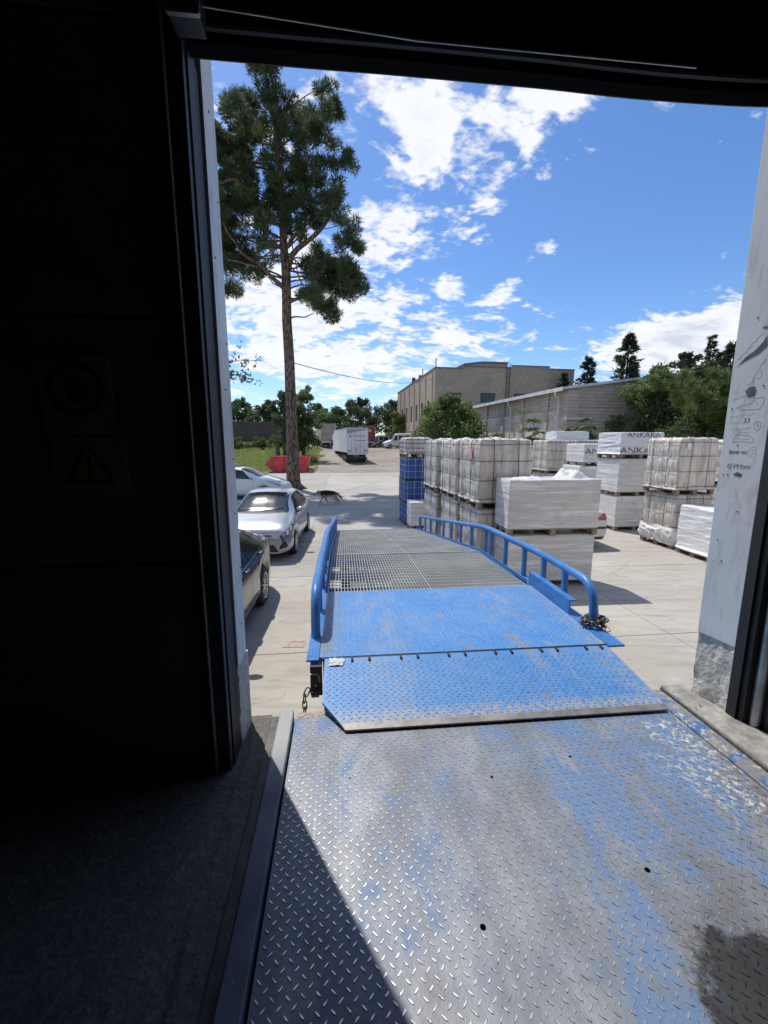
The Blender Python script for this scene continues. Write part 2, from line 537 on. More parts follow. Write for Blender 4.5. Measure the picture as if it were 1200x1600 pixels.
def mat_plates():
    """chequer plate: blue paint worn down to bare steel by traffic"""
    for nm, lug in (('plate_worn', 0), ('plate_worn_lug', 1)):
        q = material(nm)
        co = q.co
        st = q.mapping(co, (1.0, 0.42, 1), (0, 0, radians(9)))
        wear = q.noise(st, 1.9, 4.0, 0.6, 0.4)
        wear2 = q.noise(q.mapping(co, (1.0, 0.6, 1), (0, 0, radians(9))), 13.0, 10.0, 0.78)
        fine = q.noise(co, 120.0, 4.0, 0.65)
        x = q.sep(co, 0)
        y = q.sep(co, 1)
        # wheel tracks wear the paint off; it survives towards the right side and the front edge
        side = q.math('MULTIPLY', q.ramp(x, 0.35, 1.85), 0.085)
        front = q.math('MULTIPLY', q.ramp(y, 1.90, 2.10), 0.10)
        w = q.math('SUBTRACT', q.math('ADD', q.math('MULTIPLY', wear, 0.50), q.math('MULTIPLY', wear2, 0.55)), q.math('ADD', side, front))
        bare = q.math('ADD', q.math('MULTIPLY', q.ramp(w, 0.40, 0.475), 0.66), q.math('MULTIPLY', q.ramp(w, 0.34, 0.60), 0.34))
        steel = q.mix(q.ramp(q.noise(st, 5.0, 8.0, 0.72), 0.35, 0.68), (0.165, 0.175, 0.195), (0.30, 0.31, 0.33))
        steel = q.mix(q.math('MULTIPLY', q.ramp(fine, 0.4, 0.8), 0.4), steel, (0.115, 0.113, 0.115))
        brown = q.math('MULTIPLY', q.ramp(q.noise(q.mapping(st, loc=(4, 2, 0)), 2.6, 9.0, 0.74), 0.50, 0.66), 0.62)
        steel = q.mix(brown, steel, (0.165, 0.15, 0.135))
        steel = q.mix(q.math('MULTIPLY', q.ramp(q.noise(co, 7.0, 9.0, 0.76), 0.56, 0.70), 0.55), steel, (0.085, 0.083, 0.085))
        scr = q.ramp(q.noise(q.mapping(co, (40, 1.6, 1), (0, 0, radians(28))), 1.0, 3.0, 0.6), 0.70, 0.74)
        steel = q.mix(q.math('MULTIPLY', scr, 0.5), steel, (0.46, 0.455, 0.44))
        blue = q.mix(wear2, (0.085, 0.155, 0.30), (0.125, 0.225, 0.41))
        blue = q.mix(q.math('MULTIPLY', q.ramp(fine, 0.45, 0.75), 0.4), blue, (0.27, 0.30, 0.35))
        c = q.mix(bare, blue, steel)
        # flaking white primer along the right-hand edge
        fl = q.math('MULTIPLY', q.ramp(x, 1.30, 1.80), q.ramp(q.noise(co, 34.0, 6.0, 0.75), 0.50, 0.58))
        fl = q.math('MULTIPLY', fl, q.ramp(q.noise(co, 3.0, 4.0, 0.6), 0.42, 0.56))
        c = q.mix(fl, c, (0.62, 0.60, 0.52))
        # one dark oil stain
        dd = q.n('ShaderNodeVectorMath', {0: q.vmath('MULTIPLY', q.vmath('SUBTRACT', co, (1.18, 0.72, 1.2)), (1.0, 1.0, 0.0))}, 1, operation='LENGTH')
        dd = q.math('ADD', dd, q.math('MULTIPLY', q.math('SUBTRACT', q.noise(co, 9.0, 7.0, 0.72), 0.5), 0.42))
        oil = q.math('SUBTRACT', 1.0, q.ramp(dd, 0.20, 0.27))
        c = q.mix(q.math('MULTIPLY', oil, 0.82), c, (0.025, 0.022, 0.020))
        if lug:
            c = q.mix(q.math('MULTIPLY', q.ramp(q.noise(co, 70.0, 4.0, 0.6), 0.25, 0.6), q.math('SUBTRACT', 0.8, q.math('MULTIPLY', oil, 0.7))), c, (0.80, 0.79, 0.77))
            q.set(color=c, rough=0.33, metal=0.85, normal=q.bump(fine, 0.15, 0.003))
        else:
            rg = q.math('ADD', 0.42, q.math('MULTIPLY', q.noise(st, 9.0, 6.0, 0.7), 0.25))
            q.set(color=c, rough=q.math('SUBTRACT', rg, q.math('MULTIPLY', oil, 0.18)), metal=q.math('MULTIPLY', bare, 0.35), normal=q.bump(q.math('ADD', fine, wear2), 0.25, 0.003))
    for nm, lug in (('plate_blue', 0), ('plate_blue_lug', 1)):
        q = material(nm)
        co = q.co
        n1 = q.noise(co, 3.0, 7.0, 0.66)
        n2 = q.noise(co, 16.0, 6.0, 0.7)
        fine = q.noise(co, 140.0, 3.0, 0.6)
        blue = q.mix(n2, (0.030, 0.165, 0.45), (0.065, 0.25, 0.59))
        dusty = q.math('MULTIPLY', q.ramp(n1, 0.35, 0.70), 0.5)
        c = q.mix(dusty, blue, (0.17, 0.30, 0.50))
        mud = q.math('MULTIPLY', q.ramp(q.noise(co, 6.5, 6.0, 0.7, 0.6), 0.60, 0.66), 0.75)
        c = q.mix(mud, c, (0.25, 0.20, 0.14))
        y = q.sep(co, 1)
        x = q.sep(co, 0)
        edge = q.math('MAXIMUM', q.math('SUBTRACT', 1.0, q.ramp(y, -0.50, -0.40)), q.math('MULTIPLY', q.ramp(x, 0.75, 1.0), 0.5))
        c = q.mix(q.math('MULTIPLY', edge, q.ramp(q.noise(co, 30.0, 6.0, 0.7), 0.35, 0.6)), c, (0.33, 0.33, 0.32))
        left = q.math('SUBTRACT', 1.0, q.ramp(x, -0.93, -0.78))
        c = q.mix(q.math('MULTIPLY', q.math('MULTIPLY', left, q.ramp(y, 0.0, 0.08)), q.ramp(q.noise(co, 22.0, 6.0, 0.7), 0.32, 0.6)), c, (0.17, 0.165, 0.16))
        tr_ = q.math('MULTIPLY', q.math('SUBTRACT', 1.0, q.ramp(q.math('ABSOLUTE', q.math('SUBTRACT', q.math('ABSOLUTE', x), 0.52)), 0.06, 0.26)), q.ramp(q.noise(q.mapping(co, (1, .3, 1)), 14.0, 8.0, 0.75), 0.46, 0.62))
        c = q.mix(q.math('MULTIPLY', tr_, 0.45), c, (0.27, 0.30, 0.35))
        if lug:
            c = q.mix(q.math('MULTIPLY', q.ramp(q.noise(co, 60.0, 4.0, 0.6), 0.36, 0.62), 0.75), c, (0.62, 0.68, 0.74))
            q.set(color=c, rough=0.33, metal=0.45)
        else:
            q.set(color=c, rough=0.48, normal=q.bump(q.math('ADD', fine, n2), 0.2, 0.003))
    q = material('blue_paint')
    n1 = q.noise(q.co, 7.0, 7.0, 0.66)
    fine = q.noise(q.co, 60.0, 5.0, 0.65)
    c = q.mix(q.ramp(n1, 0.3, 0.7), (0.018, 0.125, 0.37), (0.035, 0.19, 0.50))
    c = q.mix(q.math('MULTIPLY', q.ramp(q.noise(q.co, 13.0, 6.0, 0.7), 0.64, 0.70), 0.8), c, (0.12, 0.06, 0.035))
    c = q.mix(q.math('MULTIPLY', q.ramp(fine, 0.50, 0.72), 0.42), c, (0.26, 0.33, 0.42))
    c = q.mix(q.math('MULTIPLY', q.ramp(q.noise(q.co, 3.0, 6.0, 0.7), 0.48, 0.66), 0.4), c, (0.13, 0.23, 0.40))
    q.set(color=c, rough=0.42, normal=q.bump(fine, 0.12, 0.003))
    q = material('strip_worn')
    n1 = q.noise(q.co, 9.0, 9.0, 0.76)
    n2 = q.noise(q.co, 38.0, 7.0, 0.75)
    c = q.mix(q.ramp(n1, 0.44, 0.54), (0.06, 0.15, 0.36), (0.24, 0.235, 0.23))
    c = q.mix(q.math('MULTIPLY', q.ramp(n2, 0.53, 0.60), q.ramp(q.noise(q.co, 5.0, 4.0), 0.4, 0.55)), c, (0.58, 0.57, 0.52))
    q.set(color=c, rough=0.5, metal=0.15, normal=q.bump(n2, 0.3, 0.003))
    q = material('worn_steel_edge')
    n1 = q.noise(q.co, 9.0, 7.0, 0.7)
    fine = q.noise(q.co, 90.0, 4.0, 0.65)
    c = q.mix(q.ramp(n1, 0.3, 0.7), (0.20, 0.19, 0.18), (0.36, 0.345, 0.33))
    c = q.mix(q.math('MULTIPLY', q.ramp(fine, 0.5, 0.8), 0.5), c, (0.16, 0.11, 0.08))
    q.set(color=c, rough=0.5, metal=0.45, normal=q.bump(fine, 0.25, 0.003))
    q = material('angle_paint')
    n1 = q.noise(q.co, 5.0, 7.0, 0.7)
    fine = q.noise(q.co, 50.0, 5.0, 0.7)
    c = q.mix(q.ramp(n1, 0.3, 0.7), (0.06, 0.07, 0.105), (0.12, 0.135, 0.185))
    y = q.sep(q.co, 1)
    c = q.mix(q.ramp(y, 1.55, 1.95), c, (0.30, 0.30, 0.30))
    c = q.mix(q.math('MULTIPLY', q.ramp(fine, 0.62, 0.70), q.ramp(q.noise(q.co, 6.0, 4.0), 0.45, 0.6)), c, (0.55, 0.57, 0.60))
    q.set(color=c, rough=0.42, metal=0.2, normal=q.bump(fine, 0.2, 0.003))
    q = material('rust_bar')
    fine = q.noise(q.co, 55.0, 7.0, 0.72)
    c = q.mix(q.ramp(fine, 0.35, 0.65), (0.20, 0.13, 0.10), (0.48, 0.42, 0.36))
    q.set(color=c, rough=0.85, normal=q.bump(fine, 0.6, 0.008))
    q = material('grating_steel')
    n1 = q.noise(q.co, 2.0, 6.0, 0.65)
    c = q.mix(q.ramp(n1, 0.3, 0.7), (0.36, 0.37, 0.355), (0.50, 0.51, 0.49))
    q.set(color=c, rough=0.5, metal=0.0)


mat_plates()


def mat_jamb():
    q = material('jamb_sheet')
    co = q.co
    big = q.noise(co, 1.6, 6.0, 0.6)
    sm = q.mapping(co, (3, 3, 0.8))
    smear = q.noise(sm, 5.0, 7.0, 0.7, 0.5)
    fine = q.noise(co, 80.0, 4.0, 0.6)
    c = q.mix(q.ramp(big, 0.3, 0.7), (0.66, 0.665, 0.665), (0.75, 0.75, 0.745))
    c = q.mix(q.math('MULTIPLY', q.ramp(smear, 0.50, 0.70), 0.55), c, (0.33, 0.335, 0.345))
    c = q.mix(q.math('MULTIPLY', q.ramp(q.noise(q.mapping(co, (1, 1, 0.12)), 30.0, 5.0, 0.7), 0.56, 0.72), 0.35), c, (0.28, 0.28, 0.28))
    c = q.mix(q.math('MULTIPLY', q.ramp(fine, 0.66, 0.74), 0.5), c, (0.20, 0.21, 0.22))
    q.set(color=c, rough=0.45, metal=0.1, normal=q.bump(q.math('ADD', smear, fine), 0.12, 0.004))


mat_jamb()


def mat_film():
    # clear film over rows of beige tiles; folds run down the load
    q = material('film_tiles')
    rnd = q.n('ShaderNodeObjectInfo', out=5)
    co = q.vmath('ADD', q.co, q.n('ShaderNodeCombineXYZ', {0: q.math('MULTIPLY', rnd, 13.0), 1: q.math('MULTIPLY', rnd, 7.0)}))
    st = q.mapping(co, (1, 1, 0.10))
    v1 = q.noise(st, 7.0, 5.0, 0.6)
    v2 = q.noise(st, 26.0, 5.0, 0.65)
    blot = q.noise(co, 3.2, 5.0, 0.6)
    tile = q.mix(q.ramp(q.noise(st, 5.0, 2.0, 0.5), 0.42, 0.58), (0.53, 0.45, 0.37), (0.70, 0.61, 0.52))
    tile = q.mix(q.math('MULTIPLY', q.ramp(blot, 0.56, 0.66), 0.55), tile, (0.38, 0.34, 0.32))
    milk = q.math('ADD', q.math('MULTIPLY', q.ramp(v1, 0.36, 0.62), 0.55), q.math('MULTIPLY', q.ramp(v2, 0.48, 0.66), 0.5), True)
    z = q.sep(q.co, 2)
    c = q.mix(milk, tile, (0.87, 0.84, 0.80))
    k = q.math('ADD', 0.78, q.math('MULTIPLY', rnd, 0.22))
    c = q.n('ShaderNodeMix', {0: 1.0, 6: c, 7: q.n('ShaderNodeCombineColor', {0: k, 1: q.math('MULTIPLY', k, 0.985), 2: q.math('MULTIPLY', k, 0.95)})}, 2, data_type='RGBA', blend_type='MULTIPLY')
    cr = q.noise(co, 9.0, 7.0, 0.7, 1.2)
    q.set(color=c, rough=0.28, spec=0.6, normal=q.bump(q.math('ADD', q.math('ADD', v2, q.math('MULTIPLY', v1, 0.6)), q.math('MULTIPLY', cr, 0.8)), 0.6, 0.025))
    # milky loose film
    q = material('film_loose')
    n1 = q.noise(q.co, 6.0, 6.0, 0.65, 0.8)
    n2 = q.noise(q.co, 22.0, 5.0, 0.65, 0.6)
    c = q.mix(q.ramp(n1, 0.35, 0.65), (0.58, 0.57, 0.56), (0.80, 0.80, 0.80))
    q.set(color=c, rough=0.3, spec=0.55, normal=q.bump(q.math('ADD', n1, n2), 0.8, 0.03))
    # tight white stretch film round grey-white blocks
    for nm, a, b_, wv in (('film_blocks', (0.66, 0.63, 0.595), (0.90, 0.885, 0.865), 0.5), ('film_white', (0.72, 0.725, 0.73), (0.86, 0.86, 0.86), 0.5)):
        q = material(nm)
        rnd = q.n('ShaderNodeObjectInfo', out=5)
        co = q.vmath('ADD', q.co, q.n('ShaderNodeCombineXYZ', {0: q.math('MULTIPLY', rnd, 9.0), 2: q.math('MULTIPLY', rnd, 5.0)}))
        tilt = q.mapping(co, (0.06, 0.06, 1.0), (radians(5), radians(-5), 0))
        tilt2 = q.mapping(co, (0.05, 0.05, 1.0), (radians(-6), radians(7), 0), (3, 1, 2))
        h1 = q.noise(tilt, 11.0, 6.0, 0.7)
        h2 = q.noise(tilt2, 19.0, 6.0, 0.7)
        h = q.math('MAXIMUM', q.ramp(h1, 0.48, 0.64), q.math('MULTIPLY', q.ramp(h2, 0.52, 0.66), 0.9))
        lay = q.n('ShaderNodeTexWave', {'Vector': q.co, 'Scale': 2.6, 'Distortion': 0.0}, 1, wave_type='BANDS', bands_direction='Z', wave_profile='SAW')
        c = q.mix(h, a, b_)
        c = q.mix(q.math('MULTIPLY', q.ramp(lay, 0.90, 0.99), 0.25), c, tuple(v * 0.55 for v in a))
        c = q.mix(q.math('MULTIPLY', q.ramp(q.noise(co, 2.2, 4.0, 0.6), 0.5, 0.7), 0.3), c, (0.40, 0.385, 0.375))
        q.set(color=c, rough=0.3, spec=0.5, normal=q.bump(q.math('ADD', h1, h2), 0.8, 0.03))
    q = material('blue_crate')
    n1 = q.noise(q.co, 7.0, 5.0, 0.6)
    q.set(color=q.mix(n1, (0.018, 0.075, 0.27), (0.035, 0.12, 0.36)), rough=0.42)


mat_film()


def mat_ground():
    q = material('dirt')
    geo = q.n('ShaderNodeNewGeometry', out=0)
    n1 = q.noise(geo, 0.22, 6.0, 0.6)
    n2 = q.noise(geo, 1.6, 7.0, 0.66)
    n3 = q.noise(geo, 14.0, 5.0, 0.7)
    c = q.mix(q.ramp(n1, 0.35, 0.65), (0.23, 0.195, 0.16), (0.34, 0.295, 0.25))
    c = q.mix(q.math('MULTIPLY', q.ramp(n2, 0.5, 0.7), 0.6), c, (0.15, 0.125, 0.105))
    c = q.mix(q.math('MULTIPLY', n3, 0.25), c, (0.40, 0.37, 0.33))
    xx = q.sep(geo, 0)
    yy = q.sep(geo, 1)
    gr = q.math('ADD', q.math('MULTIPLY', q.math('SUBTRACT', n2, 0.5), 3.0), q.math('MULTIPLY', q.math('ADD', xx, q.math('MULTIPLY', yy, 0.10)), -1.0))
    g = q.ramp(gr, 4.2, 7.0)
    far = q.ramp(yy, 75.0, 90.0)
    g = q.math('MAXIMUM', g, far)
    c = q.mix(g, c, q.mix(q.ramp(n2, 0.35, 0.65), (0.10, 0.155, 0.035), (0.25, 0.265, 0.09)))
    q.set(color=c, rough=0.95, spec=0.15, normal=q.bump(q.math('ADD', n2, n3), 0.6, 0.08))


mat_ground()


def mat_foliage(name, a, b_, trans=0.25):
    q = material(name)
    nt = q.nt
    geo = q.n('ShaderNodeNewGeometry', out=0)
    oi = q.n('ShaderNodeObjectInfo', out=5)
    n1 = q.noise(geo, 0.9, 4.0, 0.6)
    n2 = q.noise(geo, 7.0, 3.0, 0.6)
    f = q.math('ADD', q.math('MULTIPLY', n1, 0.65), q.math('MULTIPLY', n2, 0.45))
    c = q.mix(q.ramp(f, 0.38, 0.70), a, b_)
    q.set(color=c, rough=0.6, spec=0.25)
    tl = q.n('ShaderNodeBsdfTranslucent', {'Color': q.mix(0.5, c, tuple(min(1, x * 1.6) for x in b_))})
    ms = q.n('ShaderNodeMixShader', {0: trans, 1: q.b.outputs[0], 2: tl})
    nt.links.new(ms, nt.nodes['Material Output'].inputs[0])


mat_foliage('pine_needles', (0.034, 0.054, 0.025), (0.10, 0.125, 0.054), 0.3)
mat_foliage('leaf_mid', (0.072, 0.115, 0.036), (0.18, 0.235, 0.09), 0.35)
mat_foliage('leaf_dark', (0.045, 0.072, 0.034), (0.115, 0.15, 0.065), 0.3)
mat_foliage('leaf_bright', (0.07, 0.105, 0.025), (0.17, 0.21, 0.065))
mat_foliage('leaf_grey', (0.06, 0.085, 0.045), (0.14, 0.17, 0.095))
mat_foliage('conifer', (0.030, 0.048, 0.028), (0.080, 0.105, 0.055), 0.2)
mat_foliage('grass', (0.12, 0.20, 0.04), (0.38, 0.41, 0.15), 0.35)


def mat_bark():
    for nm, a, b_ in (('bark_pine', (0.10, 0.062, 0.047), (0.27, 0.185, 0.15)), ('bark_grey', (0.09, 0.08, 0.065), (0.20, 0.18, 0.15))):
        q = material(nm)
        st = q.mapping(q.co, (1, 1, 0.22))
        v = q.voro(st, 9.0, feature='DISTANCE_TO_EDGE')
        n1 = q.noise(st, 12.0, 6.0, 0.65)
        n0 = q.noise(q.co, 1.1, 4.0, 0.6)
        c = q.mix(q.ramp(q.math('ADD', q.math('MULTIPLY', v, 2.2), q.math('MULTIPLY', n1, 0.5)), 0.2, 0.75), tuple(x * 0.45 for x in a), b_)
        c = q.mix(q.math('MULTIPLY', q.ramp(n0, 0.4, 0.7), 0.5), c, a)
        q.set(color=c, rough=0.9, spec=0.2, normal=q.bump(q.math('ADD', v, n1), 0.9, 0.05))


mat_bark()


def mat_walls():
    q = material('big_brick')
    co = q.co
    br = q.n('ShaderNodeTexBrick', {'Vector': q.n('ShaderNodeCombineXYZ', {0: q.math('ADD', q.sep(co, 0), q.sep(co, 1)), 1: q.sep(co, 2)}), 'Scale': 1.0, 'Brick Width': 0.5, 'Row Height': 0.2,
                                     'Mortar Size': 0.015, 'Color1': (0.53, 0.43, 0.33, 1), 'Color2': (0.44, 0.355, 0.27, 1), 'Mortar': (0.33, 0.27, 0.215, 1)})
    big = q.noise(co, 0.16, 6.0, 0.66, 0.6)
    mid = q.noise(q.mapping(co, (1, 1, 0.35)), 0.9, 7.0, 0.7)
    c = q.mix(q.math('MULTIPLY', q.ramp(big, 0.40, 0.60), 0.6), br, (0.34, 0.265, 0.20))
    c = q.mix(q.math('MULTIPLY', q.ramp(mid, 0.52, 0.70), 0.5), c, (0.42, 0.35, 0.29))
    c = q.mix(q.math('MULTIPLY', q.ramp(q.noise(co, 2.5, 6.0, 0.7), 0.58, 0.70), 0.5), c, (0.15, 0.13, 0.11))
    q.set(color=c, rough=0.9, spec=0.15, normal=q.bump(mid, 0.3, 0.05))
    q = material('block_wall')
    co = q.co
    br = q.n('ShaderNodeTexBrick', {'Vector': q.n('ShaderNodeCombineXYZ', {0: q.math('ADD', q.sep(co, 0), q.sep(co, 1)), 1: q.sep(co, 2)}), 'Scale': 1.0, 'Brick Width': 0.42, 'Row Height': 0.21,
                                     'Mortar Size': 0.012, 'Mortar Smooth': 0.3, 'Color1': (0.58, 0.485, 0.395, 1), 'Color2': (0.48, 0.40, 0.325, 1), 'Mortar': (0.30, 0.25, 0.205, 1)})
    bf = br.node.outputs[1]
    big = q.noise(co, 0.5, 6.0, 0.66)
    c = q.mix(q.math('MULTIPLY', q.ramp(big, 0.45, 0.65), 0.45), br, (0.40, 0.34, 0.28))
    c = q.mix(q.math('MULTIPLY', q.ramp(q.noise(co, 3.0, 6.0, 0.7), 0.56, 0.70), 0.4), c, (0.52, 0.47, 0.42))
    q.set(color=c, rough=0.9, spec=0.15, normal=q.bump(q.math('SUBTRACT', 1.0, bf), 0.6, 0.02))
    q = material('old_plaster')
    co = q.co
    big = q.noise(co, 0.55, 7.0, 0.68, 0.7)
    mid = q.noise(co, 2.6, 7.0, 0.7)
    c = q.mix(q.ramp(big, 0.42, 0.58), (0.60, 0.47, 0.40), (0.76, 0.68, 0.60))
    c = q.mix(q.math('MULTIPLY', q.ramp(mid, 0.56, 0.64), 0.6), c, (0.30, 0.22, 0.19))
    c = q.mix(q.math('MULTIPLY', q.ramp(q.noise(co, 1.4, 6.0, 0.7), 0.60, 0.68), 0.7), c, (0.64, 0.60, 0.56))
    q.set(color=c, rough=0.9, spec=0.15, normal=q.bump(mid, 0.4, 0.03))
    q = material('brown_fence')
    st = q.mapping(q.co, (1, 1, 0.15))
    n1 = q.noise(st, 1.5, 6.0, 0.7)
    q.set(color=q.mix(n1, (0.07, 0.052, 0.042), (0.15, 0.115, 0.095)), rough=0.85)


mat_walls()


def mat_dog():
    q = material('dog_fur')
    co = q.co
    z = q.sep(co, 2)
    x = q.sep(co, 0)
    n1 = q.noise(co, 14.0, 5.0, 0.65)
    n2 = q.noise(q.mapping(co, (1, 1, 0.3)), 60.0, 4.0, 0.65)
    zz = q.math('ADD', z, q.math('MULTIPLY', q.math('SUBTRACT', n1, 0.5), 0.12))
    saddle = q.ramp(zz, 0.37, 0.44)
    headz = q.ramp(x, -0.30, -0.38)
    saddle = q.math('MULTIPLY', saddle, q.math('SUBTRACT', 1.0, q.math('MULTIPLY', headz, 0.65)))
    rump = q.math('MULTIPLY', q.ramp(x, 0.26, 0.34), q.math('SUBTRACT', 1.0, q.ramp(x, 0.42, 0.46)))
    saddle = q.math('MULTIPLY', saddle, q.math('SUBTRACT', 1.0, q.math('MULTIPLY', rump, 0.6)))
    tail = q.ramp(x, 0.44, 0.48)
    dark = q.math('MAXIMUM', saddle, tail)
    muz = q.math('SUBTRACT', 1.0, q.ramp(x, -0.63, -0.57))
    dark = q.math('MAXIMUM', dark, q.math('MULTIPLY', muz, 0.9))
    c = q.mix(dark, q.mix(n2, (0.30, 0.22, 0.155), (0.46, 0.37, 0.275)), q.mix(n2, (0.010, 0.009, 0.009), (0.03, 0.027, 0.025)))
    q.set(color=c, rough=0.85, spec=0.2, normal=q.bump(n2, 0.6, 0.01))


mat_dog()
simple('bounce_facade', (0.66, 0.66, 0.64), 0.7, var=0.08, scale=1.0)  # pale cladding of the unseen panels added for bounce light
# ---------------------------------------------------------------- the warehouse doorway we look out of
# local frame: x along the wall to the right, y outwards through the door, camera above the origin
YAW = 6.0
FLOOR = 1.2
HEAD = 4.09


def rough_loft(poly, z0, z1, amp, seed, n_per=0.02, nz_=14):
    """closed column with a chipped, uneven skin; poly counter-clockwise (x, y)"""
    mb = MB()
    pts = []
    for i in range(len(poly)):
        a = Vector(poly[i]); b = Vector(poly[(i + 1) % len(poly)])
        k = max(1, int((b - a).length / n_per))
        for j in range(k):
            pts.append((a + (b - a) * j / k, (b - a).normalized()))
    c = sum((Vector(p) for p in poly), Vector((0, 0))) / len(poly)
    n = len(pts)

    def fn(i, j):
        p, d = pts[i % n]
        z = z0 + (z1 - z0) * j / nz_
        q = Vector((d.y, -d.x))
        e = amp * (nz(p.x * 14 + seed, p.y * 14, z * 14) + 0.6 * nz(p.x * 40, p.y * 40 + seed, z * 40))
        e += amp * 1.3 * min(0, nz(p.x * 7 + seed, p.y * 7, z * 9) + 0.1)
        pp = p + q * e
        return (pp.x, pp.y, z)
    mb.grid(fn, n, nz_, wrap=True)
    b = len(mb.v) - n
    mb.f.append(tuple(range(n - 1, -1, -1)))
    mb.f.append(tuple(range(b, b + n)))
    return mb


wh = thing('warehouse', 'dark warehouse with open loading door framing the sunny yard', 'warehouse', (0, 0, 0), YAW)
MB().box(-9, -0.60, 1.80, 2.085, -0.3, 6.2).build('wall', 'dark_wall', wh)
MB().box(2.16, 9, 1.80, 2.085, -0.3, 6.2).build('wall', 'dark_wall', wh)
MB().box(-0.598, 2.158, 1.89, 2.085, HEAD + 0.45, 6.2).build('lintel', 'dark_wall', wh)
MB().box(-0.598, -0.517, 1.925, 2.083, FLOOR - 1.5, HEAD + 0.448).build('wall_core', 'rough_concrete', wh)
MB().box(2.112, 2.158, 1.86, 2.083, FLOOR - 1.5, HEAD + 0.448).build('wall_core', 'rough_concrete', wh)
MB().box(-9, 9, -9.2, -9, 0, 6.2).build('wall', 'dark_wall', wh)
MB().box(-9.2, -9.002, -9, 1.8, 0, 6.2).build('wall', 'dark_wall', wh)
MB().box(9.002, 9.2, -9, 1.8, 0, 6.2).build('wall', 'dark_wall', wh)
MB().box(-9.2, 9.2, -9.2, 2.5, 6.203, 6.4).build('ceiling', 'dark_wall', wh)
for k in range(5):
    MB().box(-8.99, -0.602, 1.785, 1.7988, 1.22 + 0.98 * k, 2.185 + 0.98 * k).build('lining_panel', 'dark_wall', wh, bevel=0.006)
# left reveal: painted sheet with screws, above a chipped concrete foot
lp = MB().box(-0.516, -0.506, 1.925, 2.092, 1.62, HEAD + 0.44).build('jamb_panel', 'jamb_sheet', wh, bevel=0.002)
lp['label'] = 'narrow pale sheet with screws on the left side of the doorway'
rough_loft([(-0.56, 1.93), (-0.510, 1.93), (-0.500, 2.10), (-0.56, 2.10)], 1.16, 1.62, 0.010, 3).build('concrete_foot', 'rough_concrete', wh, smooth=50)
Mx = Matrix.Rotation(radians(90), 4, 'Y')
for (w_, z_) in ((2.06, 3.72), (1.96, 3.46), (2.065, 3.14), (2.00, 2.93), (2.06, 2.62), (2.03, 2.36), (2.07, 2.08), (2.03, 1.80), (2.0, 4.02)):
    MB().lathe([(0.0045, -0.001), (0.0045, 0.0015), (0.003, 0.003)], 8, Matrix.Translation((-0.506, w_, z_)) @ Mx).build('screw', 'ink', lp)
# left door track: dark channel in front of the reveal
tr = MB().box(-0.578, -0.524, 1.765, 1.915, FLOOR - 0.02, HEAD + 0.3).build('door_track', 'dark_paint', wh, bevel=0.004)
MB().box(-0.524, -0.517, 1.80, 1.924, FLOOR, HEAD).build('rubber_seal', 'black_rubber', tr)
MB().box(-0.590, -0.580, 1.742, 1.78, FLOOR - 0.01, HEAD + 0.3).build('track_lip', 'galvanised', tr, bevel=0.002)
# right reveal
ang = radians(-81.1)
DX, DY = cos(ang), sin(ang)


def pan(s, z, off=0.0):
    s *= 1.125
    return (2.077 + s * DX + off * sin(ang), 2.094 + s * DY - off * cos(ang), z)


rp = MB()
for s0, s1, z0, z1 in ((0, 0.185, 1.60, HEAD + 0.44),):
    a, b = pan(s0, 0), pan(s1, 0)
    c, d = pan(s1, 0, -0.012), pan(s0, 0, -0.012)
    rp.prism([(a[0], a[1]), (b[0], b[1]), (c[0], c[1]), (d[0], d[1])][::1], z0, z1)
rp = rp.build('jamb_panel', 'jamb_sheet', wh, bevel=0.002)
rp['label'] = 'wide pale sheet covered in pen doodles on the right of the doorway'
a, b = pan(0.004, 0, -0.006), pan(0.19, 0, -0.010)
rough_loft([(a[0], a[1]), (b[0], b[1]), (2.16, 1.90), (2.15, 2.10)], 1.16, 1.60, 0.011, 9).build('concrete_foot', 'rough_concrete', wh, smooth=50)
INK = {'horn': [(0.0174, 3.0849), (0.0523, 3.1295), (0.0882, 3.1539), (0.1146, 3.1851), (0.1282, 3.215), (0.1344, 3.1634), (0.1033, 3.133), (0.0545, 3.1105)],
       'tip': [(0.1011, 3.2565), (0.1224, 3.2635), (0.1246, 3.2453)], 'hex': [(0.0701, 2.9549), (0.0834, 2.9755), (0.1092, 2.9758), (0.1174, 2.9501), (0.11, 2.9259), (0.0841, 2.9251)],
       'blob': [(0.0678, 2.5301), (0.0859, 2.5414), (0.1091, 2.5296), (0.0999, 2.5156), (0.0745, 2.5205)]}
